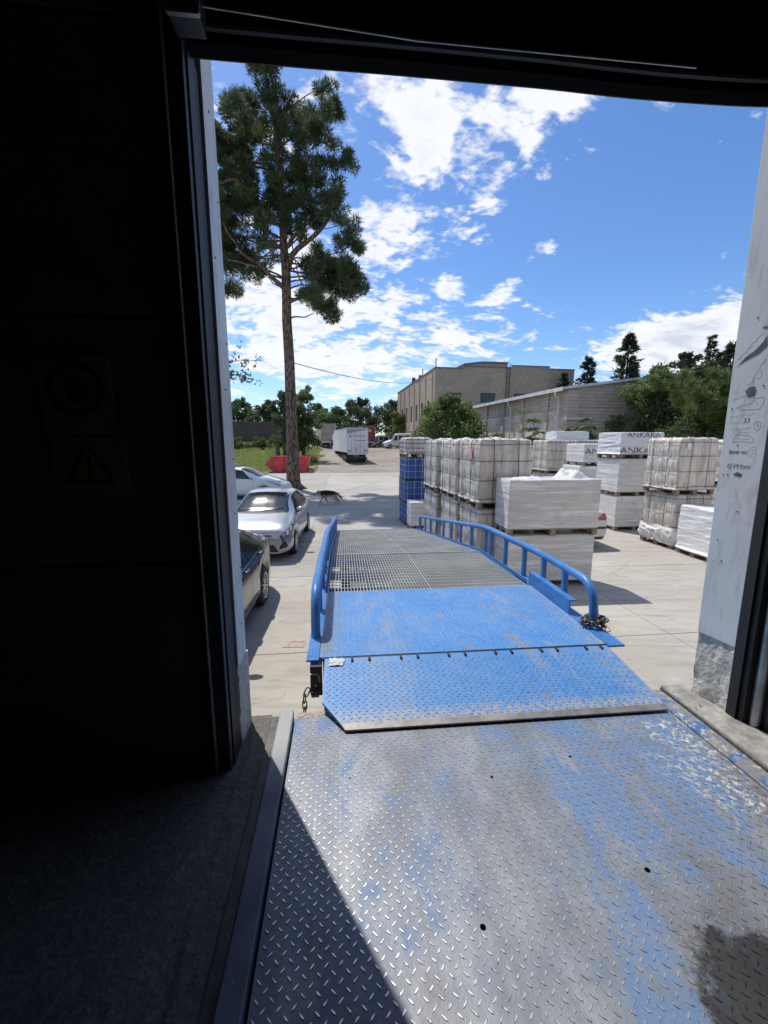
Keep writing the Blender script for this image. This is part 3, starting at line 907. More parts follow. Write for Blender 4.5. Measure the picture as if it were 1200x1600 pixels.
LINES = [[(0.0185, 3.1226), (0.0334, 3.1326), (0.037, 3.1476), (0.0524, 3.1511), (0.0528, 3.1695), (0.0706, 3.1723), (0.0707, 3.1936), (0.0882, 3.1963), (0.0912, 3.2137), (0.1098, 3.2248)], [(0.0717, 2.9863), (0.0917, 2.9933), (0.1026, 3.0323), (0.1107, 3.0496), (0.1256, 3.0505), (0.1286, 3.0257), (0.1129, 3.0094)], [(0.1151, 3.0551), (0.122, 3.0814), (0.1367, 3.1032), (0.1317, 3.0829), (0.1461, 3.0657)], [(0.0175, 2.9181), (0.0417, 2.9225), (0.0826, 2.9379)], [(0.0419, 2.8741), (0.0702, 2.8626), (0.1381, 2.8613), (0.1532, 2.882), (0.1513, 2.9191), (0.1111, 2.9165), (0.1037, 2.892), (0.0676, 2.8852), (0.0415, 2.8774)], [(0.1119, 2.9102), (0.1307, 2.8805)], [(0.0133, 2.8334), (0.0523, 2.8314)], [(0.0659, 2.8306), (0.0806, 2.8427), (0.1007, 2.8288), (0.1197, 2.8436), (0.129, 2.8305)], [(0.0143, 2.8003), (0.0778, 2.7978)], [(0.0294, 2.7667), (0.0591, 2.7725), (0.0504, 2.753)], [(0.0634, 2.7593), (0.115, 2.7741)], [(0.1261, 2.7896), (0.1375, 2.8018), (0.1536, 2.7949), (0.154, 2.7698), (0.141, 2.7511), (0.1284, 2.7705), (0.1261, 2.7896)], [(0.1387, 2.7923), (0.1413, 2.7701)], [(0.135, 2.7798), (0.15, 2.7825)], [(0.0458, 2.6969), (0.0511, 2.7234), (0.0633, 2.7364), (0.1177, 2.7292), (0.133, 2.7098), (0.1323, 2.6938), (0.0892, 2.7002), (0.0458, 2.6969)], [(0.0601, 2.7167), (0.1196, 2.7131)], [(0.0614, 2.7528), (0.1105, 2.7453)], [(0.1256, 2.6615), (0.114, 2.6483), (0.1189, 2.6288), (0.135, 2.6261)], [(0.1249, 2.6679), (0.1449, 2.6746)], [(0.1316, 2.6551), (0.1541, 2.6619)], [(0.1357, 2.6423), (0.1542, 2.6395)], [(0.1317, 2.6325), (0.1492, 2.6168)], [(0.1394, 2.2703), (0.159, 2.2873), (0.1718, 2.2692)], [(0.0222, 2.0313), (0.0442, 2.0517), (0.0649, 2.0279)], [(0.073, 2.3632), (0.0991, 2.3803)], [(0.0885, 1.9761), (0.1186, 1.9668)]]
for k, poly in INK.items():
    mb = MB()
    mb.add([pan(s, z, 0.0012) for s, z in poly], [tuple(range(len(poly)))])
    mb.build('ink_drawing', 'ink', rp)
for i, ln in enumerate(LINES):
    MB().tube([pan(s, z, -0.0004) for s, z in ln], 0.0011 if i < 22 else 0.0009, 6).build('ink_drawing', 'ink' if i in (0, 4, 11, 14) else 'ink_pale', rp)
for (body, s, z, size, m_) in (('23', .092, 2.810, .030, 'ink_pale'), ('Sacar os', .071, 2.647, .026, 'ink'), ('GYM', .066, 2.571, .036, 'ink_pale'), ('uni', .118, 2.573, .030, 'ink_pale')):
    text_mesh('ink_writing', body, size, m_, rp, pan(s, z, 0.001), (radians(90), 0, ang), 0.0004, 0.15)
for s, z in ((0.0795, 3.312), (0.1421, 2.9752), (0.0228, 2.8722), (0.0698, 2.6804), (0.0231, 2.5237), (0.043, 2.525), (0.0377, 2.1628), (0.11, 2.334), (0.0682, 2.0506)):
    p = pan(s, z, 0.0)
    MB().lathe([(0.004, -0.001), (0.004, 0.0015), (0.0025, 0.003)], 8, Matrix.Translation(p) @ Matrix.Rotation(ang, 4, 'Z') @ Matrix.Rotation(radians(90), 4, 'X')).build('screw', 'ink', rp)
# right door track: black channel and a round guide pipe
tr = MB().box(2.118, 2.150, 1.80, 1.862, FLOOR - 0.03, HEAD + 0.3).build('door_track', 'black_rubber', wh, bevel=0.003)
MB().tube([(2.165, 1.775, FLOOR - 0.02), (2.165, 1.775, HEAD + 0.3)], 0.024, 14).build('guide_pipe', 'galvanised', tr, smooth=40)
MB().box(2.104, 2.110, 1.83, 1.885, FLOOR, HEAD).build('track_lip', 'black_rubber', tr, bevel=0.001)
MB().box(2.19, 2.24, 1.69, 1.795, FLOOR - 0.03, HEAD + 0.3).build('frame_post', 'dark_paint', wh, bevel=0.004)

# rolled-up door curtain that hangs a little below the lintel
rd = thing('roller_door', 'rolled up dark curtain of the loading door under the lintel', 'roller door', (0, 0, 0), YAW)
sag = [(-0.62, 0.0), (-0.2, 0.0), (0.3, 0.004), (0.8, 0.004), (1.2, -0.002), (1.6, 0.003), (2.0, 0.022), (2.25, 0.04)]


def curtain(i, j):
    u = -0.62 + 2.87 * i / 28
    z = HEAD + interp(sag, u)
    return [(u, 1.84, z + 2.0), (u, 1.835, z + 0.10), (u, 1.822, z + 0.03), (u, 1.846, z), (u, 1.852, z), (u, 1.868, z + 0.05), (u, 1.87, z + 2.0)][j]


MB().grid(curtain, 28, 6).build('curtain', 'black_rubber', rd, smooth=40)
MB().tube([(-0.62 + 2.87 * i / 12, 1.79, HEAD + 0.055 + interp(sag, -0.62 + 2.87 * i / 12)) for i in range(13)], 0.012, 8).build('bottom_bar', 'dark_paint', rd, smooth=40)
bk = thing('roller_bracket', 'small metal bracket frame at the top of the door track', 'bracket', (0, 0, 0), YAW)
mb = MB()
x0, x1, z0, z1, y0, y1 = -0.535, -0.435, HEAD - 0.01, HEAD + 0.12, 1.66, 1.76
MB().box(x0, x1, y0 + 0.02, y1, z0, z1).build('plate', 'dark_paint', bk, bevel=0.004)
for (a, b) in (((x0, z0), (x1, z0)), ((x1, z0), (x1, z1)), ((x1, z1), (x0, z1)), ((x0, z1), (x0, z0))):
    MB().beam((a[0], y0 + 0.012, a[1]), (b[0], y0 + 0.012, b[1]), 0.008, 0.016, (0, 1, 0)).build('edge_bar', 'galvanised', bk)
MB().tube([(x1 + 0.004, 1.70, z0 + 0.05), (0.3, 1.72, z0 + 0.03), (1.4, 1.74, z0 + 0.05)], 0.004, 6).build('cable', 'galvanised', bk)

# signs on the dark inner wall
sg = thing('prohibition_sign', 'round no entry pictogram sign hung on dark inner wall', 'sign', (0, 0, 0), YAW)
SX, SZ = -1.01, 2.90
MB().box(SX - .13, SX + .13, 1.778, 1.7855, SZ - .17, SZ + .12).build('plate', 'sign_white', sg)
mb = MB()
mb.grid(lambda i, j: (SX + (0.105 - 0.022 * j) * cos(2 * pi * i / 32), 1.776, SZ + (0.105 - 0.022 * j) * sin(2 * pi * i / 32)), 32, 1, wrap=True)
mb.build('ring', 'sign_red', sg)
MB().beam((SX - .06, 1.7745, SZ + .06), (SX + .06, 1.7745, SZ - .06), 0.002, 0.02, (0, 1, 0)).build('slash', 'sign_red', sg)
MB().prism_y([(SX - .02, SZ - .05), (SX + .02, SZ - .05), (SX + .045, SZ), (SX + .02, SZ + .03), (SX, SZ + .06), (SX - .025, SZ + .03), (SX - .045, SZ)], 1.775, 1.7775).build('figure', 'sign_black', sg)
sg = thing('warning_sign', 'triangular yellow warning sign with exclamation mark on dark inner wall', 'sign', (0, 0, 0), YAW)
SZ = 2.60
MB().box(SX - .12, SX + .16, 1.778, 1.7855, SZ - .10, SZ + .12).build('plate', 'sign_white', sg)
MB().prism_y([(SX - .075, SZ - .065), (SX + .115, SZ - .065), (SX + .02, SZ + .10)], 1.774, 1.7775).build('border', 'sign_black', sg)
MB().prism_y([(SX - .052, SZ - .052), (SX + .092, SZ - .052), (SX + .02, SZ + .075)], 1.772, 1.7735).build('triangle', 'sign_yellow', sg)
MB().box(SX + .012, SX + .028, 1.770, 1.7718, SZ - .012, SZ + .045).build('exclamation_bar', 'sign_black', sg)
MB().box(SX + .012, SX + .028, 1.770, 1.7718, SZ - .04, SZ - .026).build('exclamation_dot', 'sign_black', sg)

# dock floor
fl = MB()
fl.box(-9, -0.40, -9, 2.15, -0.3, FLOOR)
fl.box(1.935, 9, -9, 2.15, -0.3, FLOOR + 0.012)
fl.box(-0.40, 1.935, -9, -0.62, -0.3, FLOOR - 0.001)
fl.box(-0.40, 1.935, -0.62, 2.13, -0.3, FLOOR - 0.12)
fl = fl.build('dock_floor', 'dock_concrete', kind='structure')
fl.rotation_euler.z = radians(YAW)


def edge_strip(i, j):
    y = -1.2 + 3.34 * j / 110
    x = -0.56 + 0.165 * i / 12
    w_ = i / 12
    e = 0.004 + 0.010 * max(0, nz(x * 22, y * 22, 1)) + 0.006 * nz(x * 60, y * 60, 4)
    lim = 0.3 + 0.25 * nz(y * 3.0, 2.0, 7)
    e = e * smooth01((w_ - lim) * 5) - 0.003 * (1 - smooth01((w_ - lim) * 5))
    return (x, y, FLOOR + e)


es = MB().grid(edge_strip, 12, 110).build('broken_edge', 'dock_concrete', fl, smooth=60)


def curb_strip(i, j):
    y = -1.0 + 3.16 * j / 90
    x = 1.93 + 0.22 * i / 12
    e = 0.016 + 0.006 * nz(x * 12, y * 12, 3) + 0.004 * nz(x * 50, y * 50, 2)
    if i == 0:
        e = -0.03
        x += 0.012 * nz(y * 9, 5)
    return (x, y, FLOOR + e)


MB().grid(curb_strip, 12, 90).build('concrete_curb', 'curb_concrete', fl, smooth=60)

# ---------------------------------------------------------------- chequer plate set into the dock floor


def lug_shape(mb, x, y, z, a, l=0.0140, w=0.0033, h=0.0018):
    c, s = cos(a), sin(a)

    def P(u, v, k):
        return (x + u * c - v * s, y + u * s + v * c, z + k)
    mb.add([P(-l, 0, -.0005), P(-l * .4, -w, -.0005), P(l * .4, -w, -.0005), P(l, 0, -.0005), P(l * .4, w, -.0005), P(-l * .4, w, -.0005), P(-l * .72, 0, h), P(-l * .3, -w * .55, h), P(l * .3, -w * .55, h), P(l * .72, 0, h), P(l * .3, w * .55, h), P(-l * .3, w * .55, h)],
           [(6, 7, 8, 9, 10, 11)] + [(i, (i + 1) % 6, 6 + (i + 1) % 6, 6 + i) for i in range(6)])


def lug_sites(x0, x1, y0, y1, p):
    out = []
    n_ = int((x1 - x0 + y1 - y0) / p) + 4
    c = sqrt(.5) * p
    for i in range(-n_, n_):
        for j in range(-n_, n_):
            x, y = x0 + (i - j) * c, y0 + (i + j) * c
            if x0 <= x <= x1 and y0 <= y <= y1:
                out.append((x, y, radians(45 if (i + j) % 2 else -45)))
    return out


dl = thing('dock_plate', 'worn steel chequer plate with traces of blue paint set in dock floor', 'dock plate', (0, 0, 0), YAW)
HOLES = [(0.66, 1.60, .007), (0.42, 1.03, .0095), (0.02, 1.66, .004), (1.06, 1.14, .0095), (1.08, 1.68, .007)]
MB().box(-0.268, 1.822, -0.6, 2.10, FLOOR - 0.02, FLOOR).build('plate', 'plate_worn', dl)
MB().box(1.828, 1.925, -0.6, 2.13, FLOOR - 0.02, FLOOR + 0.003).build('side_strip', 'strip_worn', dl)
mb = MB()
for (x, y, a_) in lug_sites(-0.252, 1.806, -0.58, 2.085, 0.0295):
    if True:
        if any((x - hx) ** 2 + (y - hy) ** 2 < (r + .012) ** 2 for hx, hy, r in HOLES):
            continue
        lug_shape(mb, x, y, FLOOR, a_ + 0.06 * nz(x * 9, y * 9))
mb.build('tread_lugs', 'plate_worn_lug', dl, kind='stuff')
for hx, hy, r in HOLES:
    MB().lathe([(r, -0.001), (r, 0.0008)], 14, Matrix.Translation((hx, hy, FLOOR))).build('hole', 'hole_black', dl)
MB().box(-0.268, 0.10, 2.102, 2.16, FLOOR - 0.10, FLOOR - 0.004).build('front_bar', 'rust_bar', dl, bevel=0.005)
MB().box(0.104, 1.93, 2.102, 2.16, FLOOR - 0.10, FLOOR - 0.004).build('front_bar', 'rust_bar', dl, bevel=0.005)
ai = thing('steel_curb_angle', 'raised dark steel angle iron curb beside the chequer plate', 'steel curb', (0, 0, 0), YAW)
MB().box(-0.352, -0.276, -0.7, 2.13, FLOOR - 0.05, FLOOR + 0.036).build('angle_bar', 'angle_paint', ai, bevel=0.006)
MB().box(-0.396, -0.354, -0.7, 2.12, FLOOR - 0.05, FLOOR + 0.010).build('base_flange', 'dark_steel', ai, bevel=0.003)
# ---------------------------------------------------------------- mobile yard ramp
RX, RY, RYAW = 0.545, 2.57, 5.5
ramp = thing('loading_ramp', 'blue steel loading ramp with chequer plate deck, grating and low side rails', 'ramp', (RX, RY, 0), RYAW)
PROF = [(0.0, 1.33), (1.17, 1.335), (2.66, 1.275), (7.5, 0.56), (9.4, 0.02)]


def rz(a):
    for (a0, z0), (a1, z1) in zip(PROF, PROF[1:]):
        if a <= a1:
            return z0 + (z1 - z0) * (a - a0) / (a1 - a0)
    return PROF[-1][1]


def slab_between(mb, r0, r1, a0, a1, t, off=0.0):
    """plate following the ramp profile between two stations"""
    za, zb = rz(a0) + off, rz(a1) + off
    mb.add([(r0, a0, za - t), (r1, a0, za - t), (r1, a1, zb - t), (r0, a1, zb - t), (r0, a0, za), (r1, a0, za), (r1, a1, zb), (r0, a1, zb)],
           [(0, 3, 2, 1), (4, 5, 6, 7), (0, 1, 5, 4), (1, 2, 6, 5), (2, 3, 7, 6), (3, 0, 4, 7)])


mb = MB()
slab_between(mb, -0.965, 0.985, 0.006, 1.17, 0.012)
mb.build('deck_plate', 'plate_blue', ramp)
mb = MB()
for (x, y, a_) in lug_sites(-0.945, 0.965, 0.025, 1.15, 0.0295):
    lug_shape(mb, x, y, rz(y), a_, 0.0140, 0.0033, 0.0018)
mb.build('tread_lugs', 'plate_blue_lug', ramp, kind='stuff')
# lip
lip = MB()
LZ0, LZ1 = 1.326, 1.222


def lz(a):
    return LZ0 + (LZ1 - LZ0) * (-a) / 0.56


outl = [(-0.93, -0.004), (-0.93, -0.36), (-0.825, -0.515), (1.005, -0.515), (1.01, -0.44), (0.985, -0.004)]
n = len(outl)
lip.add([(x, y, lz(y) - 0.014) for x, y in outl] + [(x, y, lz(y)) for x, y in outl],
        [tuple(range(n)), tuple(range(2 * n - 1, n - 1, -1))] + [((i + 1) % n, i, n + i, n + (i + 1) % n) for i in range(n)])
lipo = lip.build('lip_plate', 'plate_blue', ramp)
mb = MB()
yb = -0.515
mb.add([(-0.825, yb - 0.001, lz(yb) + .001), (1.005, yb - .001, lz(yb) + .001), (0.998, yb - .035, lz(yb) - .011), (-0.802, yb - .035, lz(yb) - .011),
        (-0.825, yb - 0.001, lz(yb) - .014), (1.005, yb - .001, lz(yb) - .014), (0.998, yb - .035, lz(yb) - .019), (-0.802, yb - .035, lz(yb) - .019)],
       [(3, 2, 1, 0), (4, 5, 6, 7), (7, 6, 2, 3), (0, 4, 7, 3), (1, 2, 6, 5)])
mb.build('bevel_edge', 'worn_steel_edge', lipo)
mb = MB()
for (x, y, a_) in lug_sites(-0.91, 0.97, -0.50, -0.055, 0.0295):
    if True:
        if x < -0.93 + 0.02 + max(0, (-0.36 - y)) * 0.72 or y < -0.50:
            continue
        lug_shape(mb, x, y, lz(y), a_, 0.0142, 0.0034, 0.0019)
mb.build('tread_lugs', 'plate_blue_lug', lipo, kind='stuff')
# hinge pin line and knuckle slots
MB().tube([(-0.95, 0.0, 1.318), (0.99, 0.0, 1.318)], 0.010, 8).build('hinge_pin', 'black_rubber', ramp)
for k in range(6):
    c0 = -0.70 + k * 0.315
    for e in (-0.055, 0.055):
        MB().box(c0 + e - 0.007, c0 + e + 0.007, -0.045, 0.004, 1.318, 1.3305).build('hinge_slot', 'black_rubber', ramp)
# edge flanges beside the deck
mb = MB()
slab_between(mb, -1.045, -0.968, -0.03, 1.6, 0.012, 0.004)
mb.build('side_flange', 'blue_paint', ramp)
mb = MB()
slab_between(mb, 0.988, 1.10, -0.03, 0.34, 0.012, 0.004)
mb.build('side_flange', 'blue_paint', ramp)
mb = MB()
slab_between(mb, 0.988, 1.09, 0.343, 1.6, 0.012, 0.002)
mb.build('side_flange', 'blue_paint', ramp)
# grating panels: bearing bars along the ramp, cross bars over them
for (a0, a1) in ((1.178, 2.655), (2.665, 5.08), (5.09, 7.50)):
    mb = MB()
    for i in range(64):
        r = -0.95 + i * 0.0301
        th = 0.0048 if i % 32 else 0.010
        mb.beam((r, a0, rz(a0) - 0.026), (r, a1, rz(a1) - 0.026), th, 0.052)
    k = int((a1 - a0) / 0.1)
    for j in range(k + 1):
        a = a0 + (a1 - a0) * j / k
        mb.beam((-0.955, a, rz(a) - 0.003), (0.955, a, rz(a) - 0.003), 0.007, 0.008)
    g = mb.build('grating_panel', 'grating_steel', ramp)
    mb = MB()
    mb.beam((-0.958, a1, rz(a1) + .002), (0.958, a1, rz(a1) + .002), 0.012, 0.012)
    mb.build('end_bar', 'grating_steel', g)
# end flap that lies on the yard
mb = MB()
slab_between(mb, -0.99, 0.99, 7.51, 9.4, 0.012, 0.002)
mb.build('end_flap', 'blue_paint', ramp)
# side beams and cross members under the deck
for s in (-1, 1):
    mb = MB()
    for (a0, a1) in ((0.02, 1.17), (1.17, 2.66), (2.66, 7.5)):
        mb.beam((s * 1.0, a0, rz(a0) - 0.155), (s * 1.0, a1, rz(a1) - 0.155), 0.05, 0.27)
    mb.build('side_beam', 'blue_paint', ramp)
for a in (0.3, 0.9, 1.5, 2.1, 2.7, 3.3, 3.9, 4.5, 5.1, 5.7, 6.3, 6.9):
    MB().beam((-0.97, a, rz(a) - 0.115), (0.97, a, rz(a) - 0.115), 0.05, 0.09).build('cross_member', 'blue_paint', ramp)
for r_ in (-0.5, 0.0, 0.5):
    mb = MB()
    for (a0, a1) in ((0.05, 1.17), (1.17, 2.66), (2.66, 7.45)):
        mb.beam((r_, a0, rz(a0) - 0.20), (r_, a1, rz(a1) - 0.20), 0.08, 0.07)
    mb.build('stringer', 'blue_paint', ramp)
for s in (-1, 1):
    lg = MB().box(s * 0.93 - .04, s * 0.93 + .04, 0.45, 0.53, 0.02, 1.2).build('support_leg', 'blue_paint', ramp)
    MB().box(s * 0.93 - .1, s * 0.93 + .1, 0.39, 0.59, 0.0, 0.02).build('foot_plate', 'blue_paint', lg)
    Mw = Matrix.Translation((s * 0.80, 4.6, 0.27)) @ Matrix.Rotation(radians(90), 4, 'Y')
    w_ = MB().lathe([(0.14, -.07), (0.25, -.07), (0.27, -.04), (0.27, .04), (0.25, .07), (0.14, .07)], 22, Mw).build('wheel', 'tyre', ramp, smooth=40)
    MB().lathe([(0.04, -.075), (0.135, -.06), (0.135, .06), (0.04, .075)], 16, Mw).build('hub', 'blue_paint', w_, smooth=40)
MB().tube([(-0.80, 4.6, 0.27), (0.80, 4.6, 0.27)], 0.035, 10).build('axle', 'dark_steel', ramp, smooth=40)
for s in (-1, 1):
    MB().beam((s * 0.6, 4.6, 0.27), (s * 0.6, 4.6, rz(4.6) - 0.05), 0.06, 0.06).build('axle_strut', 'blue_paint', ramp)

# rails: pipe bent down to the deck at the dock end, short posts


def rail(s, r0, a_start, a_low, hgt, posts, rad):
    pts = [(r0, a_start, rz(a_start) - 0.02), (r0, a_start + 0.005, rz(a_start) + hgt * 0.35)]
    for k in range(7):
        t = k / 6 * pi / 2
        pts.append((r0, a_start + 0.012 + 0.17 * (1 - cos(t)), rz(a_start) + hgt * 0.45 + hgt * 0.55 * sin(t)))
    a = a_start + 0.45
    while a < 7.3:
        pts.append((r0, a, rz(a) + hgt))
        a += 0.25
    for k in range(1, 6):
        t = k / 5 * pi / 2
        pts.append((r0, 7.3 + 0.14 * sin(t), rz(7.3) + hgt - 0.14 * (1 - cos(t))))
    pts.append((r0, 7.44, rz(7.44) - 0.02))
    o = MB().tube(pts, rad, 14).build('side_rail', 'blue_paint', ramp, smooth=40)
    for a in posts:
        MB().beam((r0, a, rz(a) - 0.05), (r0, a, rz(a) + hgt - rad * 0.6), 0.042, 0.042, (0, 1, 0)).build('rail_post', 'blue_paint', o, bevel=0.004)
    return o


rail(1, 1.065, 0.285, 7.4, 0.315, [0.72, 1.10, 1.52, 2.02, 2.50, 2.70] + [3.3 + 0.58 * k for k in range(7)], 0.033)
rail(-1, -1.005, 0.30, 7.4, 0.315, [0.80, 1.35, 1.9, 2.50, 2.70] + [3.3 + 0.58 * k for k in range(7)], 0.033)
# upstand kick angle beside the deck on the right
mb = MB()
for (a0, a1, ) in ((0.50, 1.24),):
    mb.beam((0.996, a0, rz(a0) + 0.055), (0.996, a1, rz(a1) + 0.055), 0.008, 0.11)
    mb.beam((1.022, a0, rz(a0) + 0.114), (1.022, a1, rz(a1) + 0.114), 0.060, 0.008)
mb.build('kick_angle', 'blue_paint', ramp)
mb = MB()
mb.beam((0.985, 1.27, rz(1.27) + 0.018), (0.985, 2.66, rz(2.66) + 0.018), 0.008, 0.035)
mb.beam((0.985, 2.66, rz(2.66) + 0.018), (0.985, 7.5, rz(7.5) + 0.018), 0.008, 0.035)
mb.build('kick_strip', 'blue_paint', ramp)
mb = MB()
mb.beam((-0.975, 1.18, rz(1.18) + 0.03), (-0.975, 2.66, rz(2.66) + 0.03), 0.008, 0.06)
mb.beam((-0.975, 2.66, rz(2.66) + 0.03), (-0.975, 7.5, rz(7.5) + 0.03), 0.008, 0.06)
mb.build('kick_strip', 'blue_paint', ramp)
# hook bracket below the left end of the hinge
hb = MB().box(-1.02, -0.945, -0.075, -0.055, 1.115, 1.315).build('hook_bracket', 'dark_paint', ramp, bevel=0.004)
MB().tube([(-1.02, -0.082, 1.265), (-0.975, -0.082, 1.265), (-0.962, -0.082, 1.252), (-0.962, -0.082, 1.215)], 0.006, 8).build('hook', 'galvanised', hb)
MB().lathe([(0.009, 0), (0.009, 0.01)], 10, Matrix.Translation((-0.985, -0.075, 1.19)) @ Matrix.Rotation(radians(90), 4, 'X')).build('bolt', 'galvanised', hb)
MB().lathe([(0.014, 0), (0.014, 0.012), (0.008, 0.014)], 10, Matrix.Translation((-0.985, -0.075, 1.15)) @ Matrix.Rotation(radians(90), 4, 'X')).build('bolt', 'dark_steel', hb)
# bit of white film blown onto the lip, pale stone on the grating


def link_mesh_data(l=0.030, w=0.0140, r=0.0044):
    pts = []
    for k in range(16):
        t = 2 * pi * k / 16
        pts.append((w * cos(t), l * 0.55 * (1 if sin(t) > 0.05 else -1 if sin(t) < -0.05 else 0) + w * sin(t) * 0.9, 0))
    return MB().tube(pts, r, 6, closed=True).mesh('link', 'chain_steel', True)


LINK = link_mesh_data()


def chain(label, pts, parent_frame, group=None):
    """a chain of links along pts (in the ramp frame)"""
    t = thing('chain', label, 'chain', (RX, RY, 0), RYAW, group)
    pts = [Vector(p) for p in pts]
    step = 0.044
    pos, left, out = pts[0], 0.0, []
    seg = 0
    d_total = 0.0
    cur = pts[0]
    for a, b in zip(pts, pts[1:]):
        L = (b - a).length
        while left <= L:
            out.append((a + (b - a) * (left / L), (b - a).normalized()))
            left += step
        left -= L
    for i, (p, d) in enumerate(out):
        qn = d.to_track_quat('Y', 'Z').to_matrix().to_4x4() @ Matrix.Rotation(radians(90 * (i % 2) + 20), 4, 'Y')
        o = link_mesh('link', LINK, t)
        o.matrix_local = Matrix.Translation(p) @ qn
    return t


chain('dark chain hanging from the hook bracket at the ramp edge', [(-1.00, -0.085, 1.15), (-1.04, -0.10, 1.16), (-1.055, -0.105, 1.13), (-1.06, -0.105, 0.80)], ramp)
coil = []
random.seed(4)
for k in range(34):
    t = k * 0.62
    rr = 0.055 + 0.012 * (k % 3)
    coil.append((1.062 + rr * 1.15 * cos(t), 0.275 + rr * 0.9 * sin(t), rz(0.28) + 0.016 + 0.0016 * k + 0.006 * (k % 2)))
coil += [(1.10, 0.19, rz(0.2) + 0.03), (1.10, 0.13, rz(0.2) + 0.016)]
chain('rusty chain coiled round the foot of the ramp rail', coil, ramp)

pc = thing('film_scrap', 'crumpled scrap of white film lying on the ramp lip', 'litter', (RX, RY, 0), RYAW)
MB().grid(lambda i, j: (-0.90 + 0.018 * i + 0.012 * nz(i * .9, j * .7), -0.08 + 0.013 * j + 0.01 * nz(i, j, 3), lz(-0.08 + .013 * j) + 0.006 + 0.012 * abs(nz(i * .8, j * .9, 5))), 5, 5).build('sheet', 'film_loose', pc, smooth=True)
st = tag(MB().lathe([(0.004, 0), (0.016, 0.004), (0.018, 0.013), (0.010, 0.024), (0.003, 0.027)], 10, Matrix.Translation((0, 0, 0))).build('pebble', 'white_plastic', smooth=True), 'small pale pebble lying on the ramp grating', 'pebble')
st.matrix_world = Matrix.Translation((RX, RY, 0)) @ Matrix.Rotation(radians(RYAW), 4, 'Z') @ Matrix.Translation((-0.86, 1.86, rz(1.86) - 0.004))
# ---------------------------------------------------------------- ground


def terrain(x, y):
    L = smooth01((-7.5 - x) / 9.0)
    zl = 2.25 * smooth01((y - 38.5) / 27.0)
    zr = 1.55 * smooth01((y - 44) / 30.0)
    z = zl * L + zr * (1 - L)
    z += 0.5 * smooth01((y - 95) / 60.0)
    if y > 38:
        z += 0.05 * nz(x * .35, y * .35, 2) * smooth01((y - 38) / 6)
    return z - 0.03 * (1 - smooth01((y - 36.8) / 1.2))


gx = [-700, -400, -220, -120, -80, -60, -48] + [-40 + 1.0 * i for i in range(81)] + [48, 60, 80, 120, 220, 400, 700]
gy = [-300, -120, -40, -10, 10, 30, 36] + [36.8 + 0.7 * i for i in range(90)] + [102, 110, 125, 150, 200, 300, 500, 900]
mb = MB()
mb.grid(lambda i, j: (gx[i], gy[j], terrain(gx[i], gy[j])), len(gx) - 1, len(gy) - 1)
ground = mb.build('ground', 'dirt', smooth=True, kind='structure')

# concrete yard of cast slabs with open joints
yard = MB()
yard.box(-30, 30, 2.151, 37.0, -0.30, -0.012)
yard = yard.build('concrete_yard', 'dirt', kind='structure')
yard.rotation_euler.z = radians(YAW)
us = [-28.4, -22.9, -17.4, -11.9, -6.4, -0.9, 4.62, 10.1, 15.6, 21.1, 26.6]
ws = [2.155, 5.10, 8.22, 11.35, 14.5, 17.65, 20.8, 23.95, 27.1, 30.25, 33.4, 36.7]
slab_cache = {}
near_us = [-28.4, -20.0, -11.6, -3.45, 4.62, 10.1, 15.6, 21.1, 26.6]
for j in range(len(ws) - 1):
    U = near_us if j < 3 else us
    for i in range(len(U) - 1):
        sx, sy = U[i + 1] - U[i] - 0.012, ws[j + 1] - ws[j] - 0.012
        key = (round(sx, 2), round(sy, 2))
        if key not in slab_cache:
            slab_cache[key] = MB().box(-sx / 2, sx / 2, -sy / 2, sy / 2, -0.15, 0.0).mesh('slab', 'concrete')
        o = link_mesh('slab', slab_cache[key], yard, ((U[i] + U[i + 1]) / 2, (ws[j] + ws[j + 1]) / 2, 0.0015 * ((i * 7 + j * 5) % 4)))
        o.rotation_euler = (0.0004 * nz(i, j), 0.0004 * nz(i, j, 3), 0)
# red paint marks on the concrete
rm = tag(MB().build('paint_mark', 'red_mark'), 'faded red letter marks painted on the concrete beside the ramp', 'paint mark')
mb = MB()
for dx in (0.0, 0.10, 0.20):
    mb.box(-1.30 + dx, -1.27 + dx, 5.15, 5.33, 0.0075, 0.0085)
mb.box(-1.30, -1.10, 5.30, 5.33, 0.0086, 0.0095)
mb.box(-1.36, -1.06, 5.15, 5.17, 0.0086, 0.0095)
rm.data = mb.mesh('paint_mark', 'red_mark')
_unused = '''MB().build('paint_mark', 'red_mark'), 'faint red star scribble painted on the concrete right of the ramp', 'paint mark')
mb = MB()
for k in range(5):
    a, b = radians(90 + 144 * k), radians(90 + 144 * (k + 1))
    mb.beam((3.70 + 0.16 * cos(a), 6.05 + 0.16 * sin(a), 0.008 + .0006 * k), (3.70 + 0.16 * cos(b), 6.05 + 0.16 * sin(b), 0.008 + .0006 * k), 0.018, 0.001)
'''
# ---------------------------------------------------------------- pallet loads in the yard


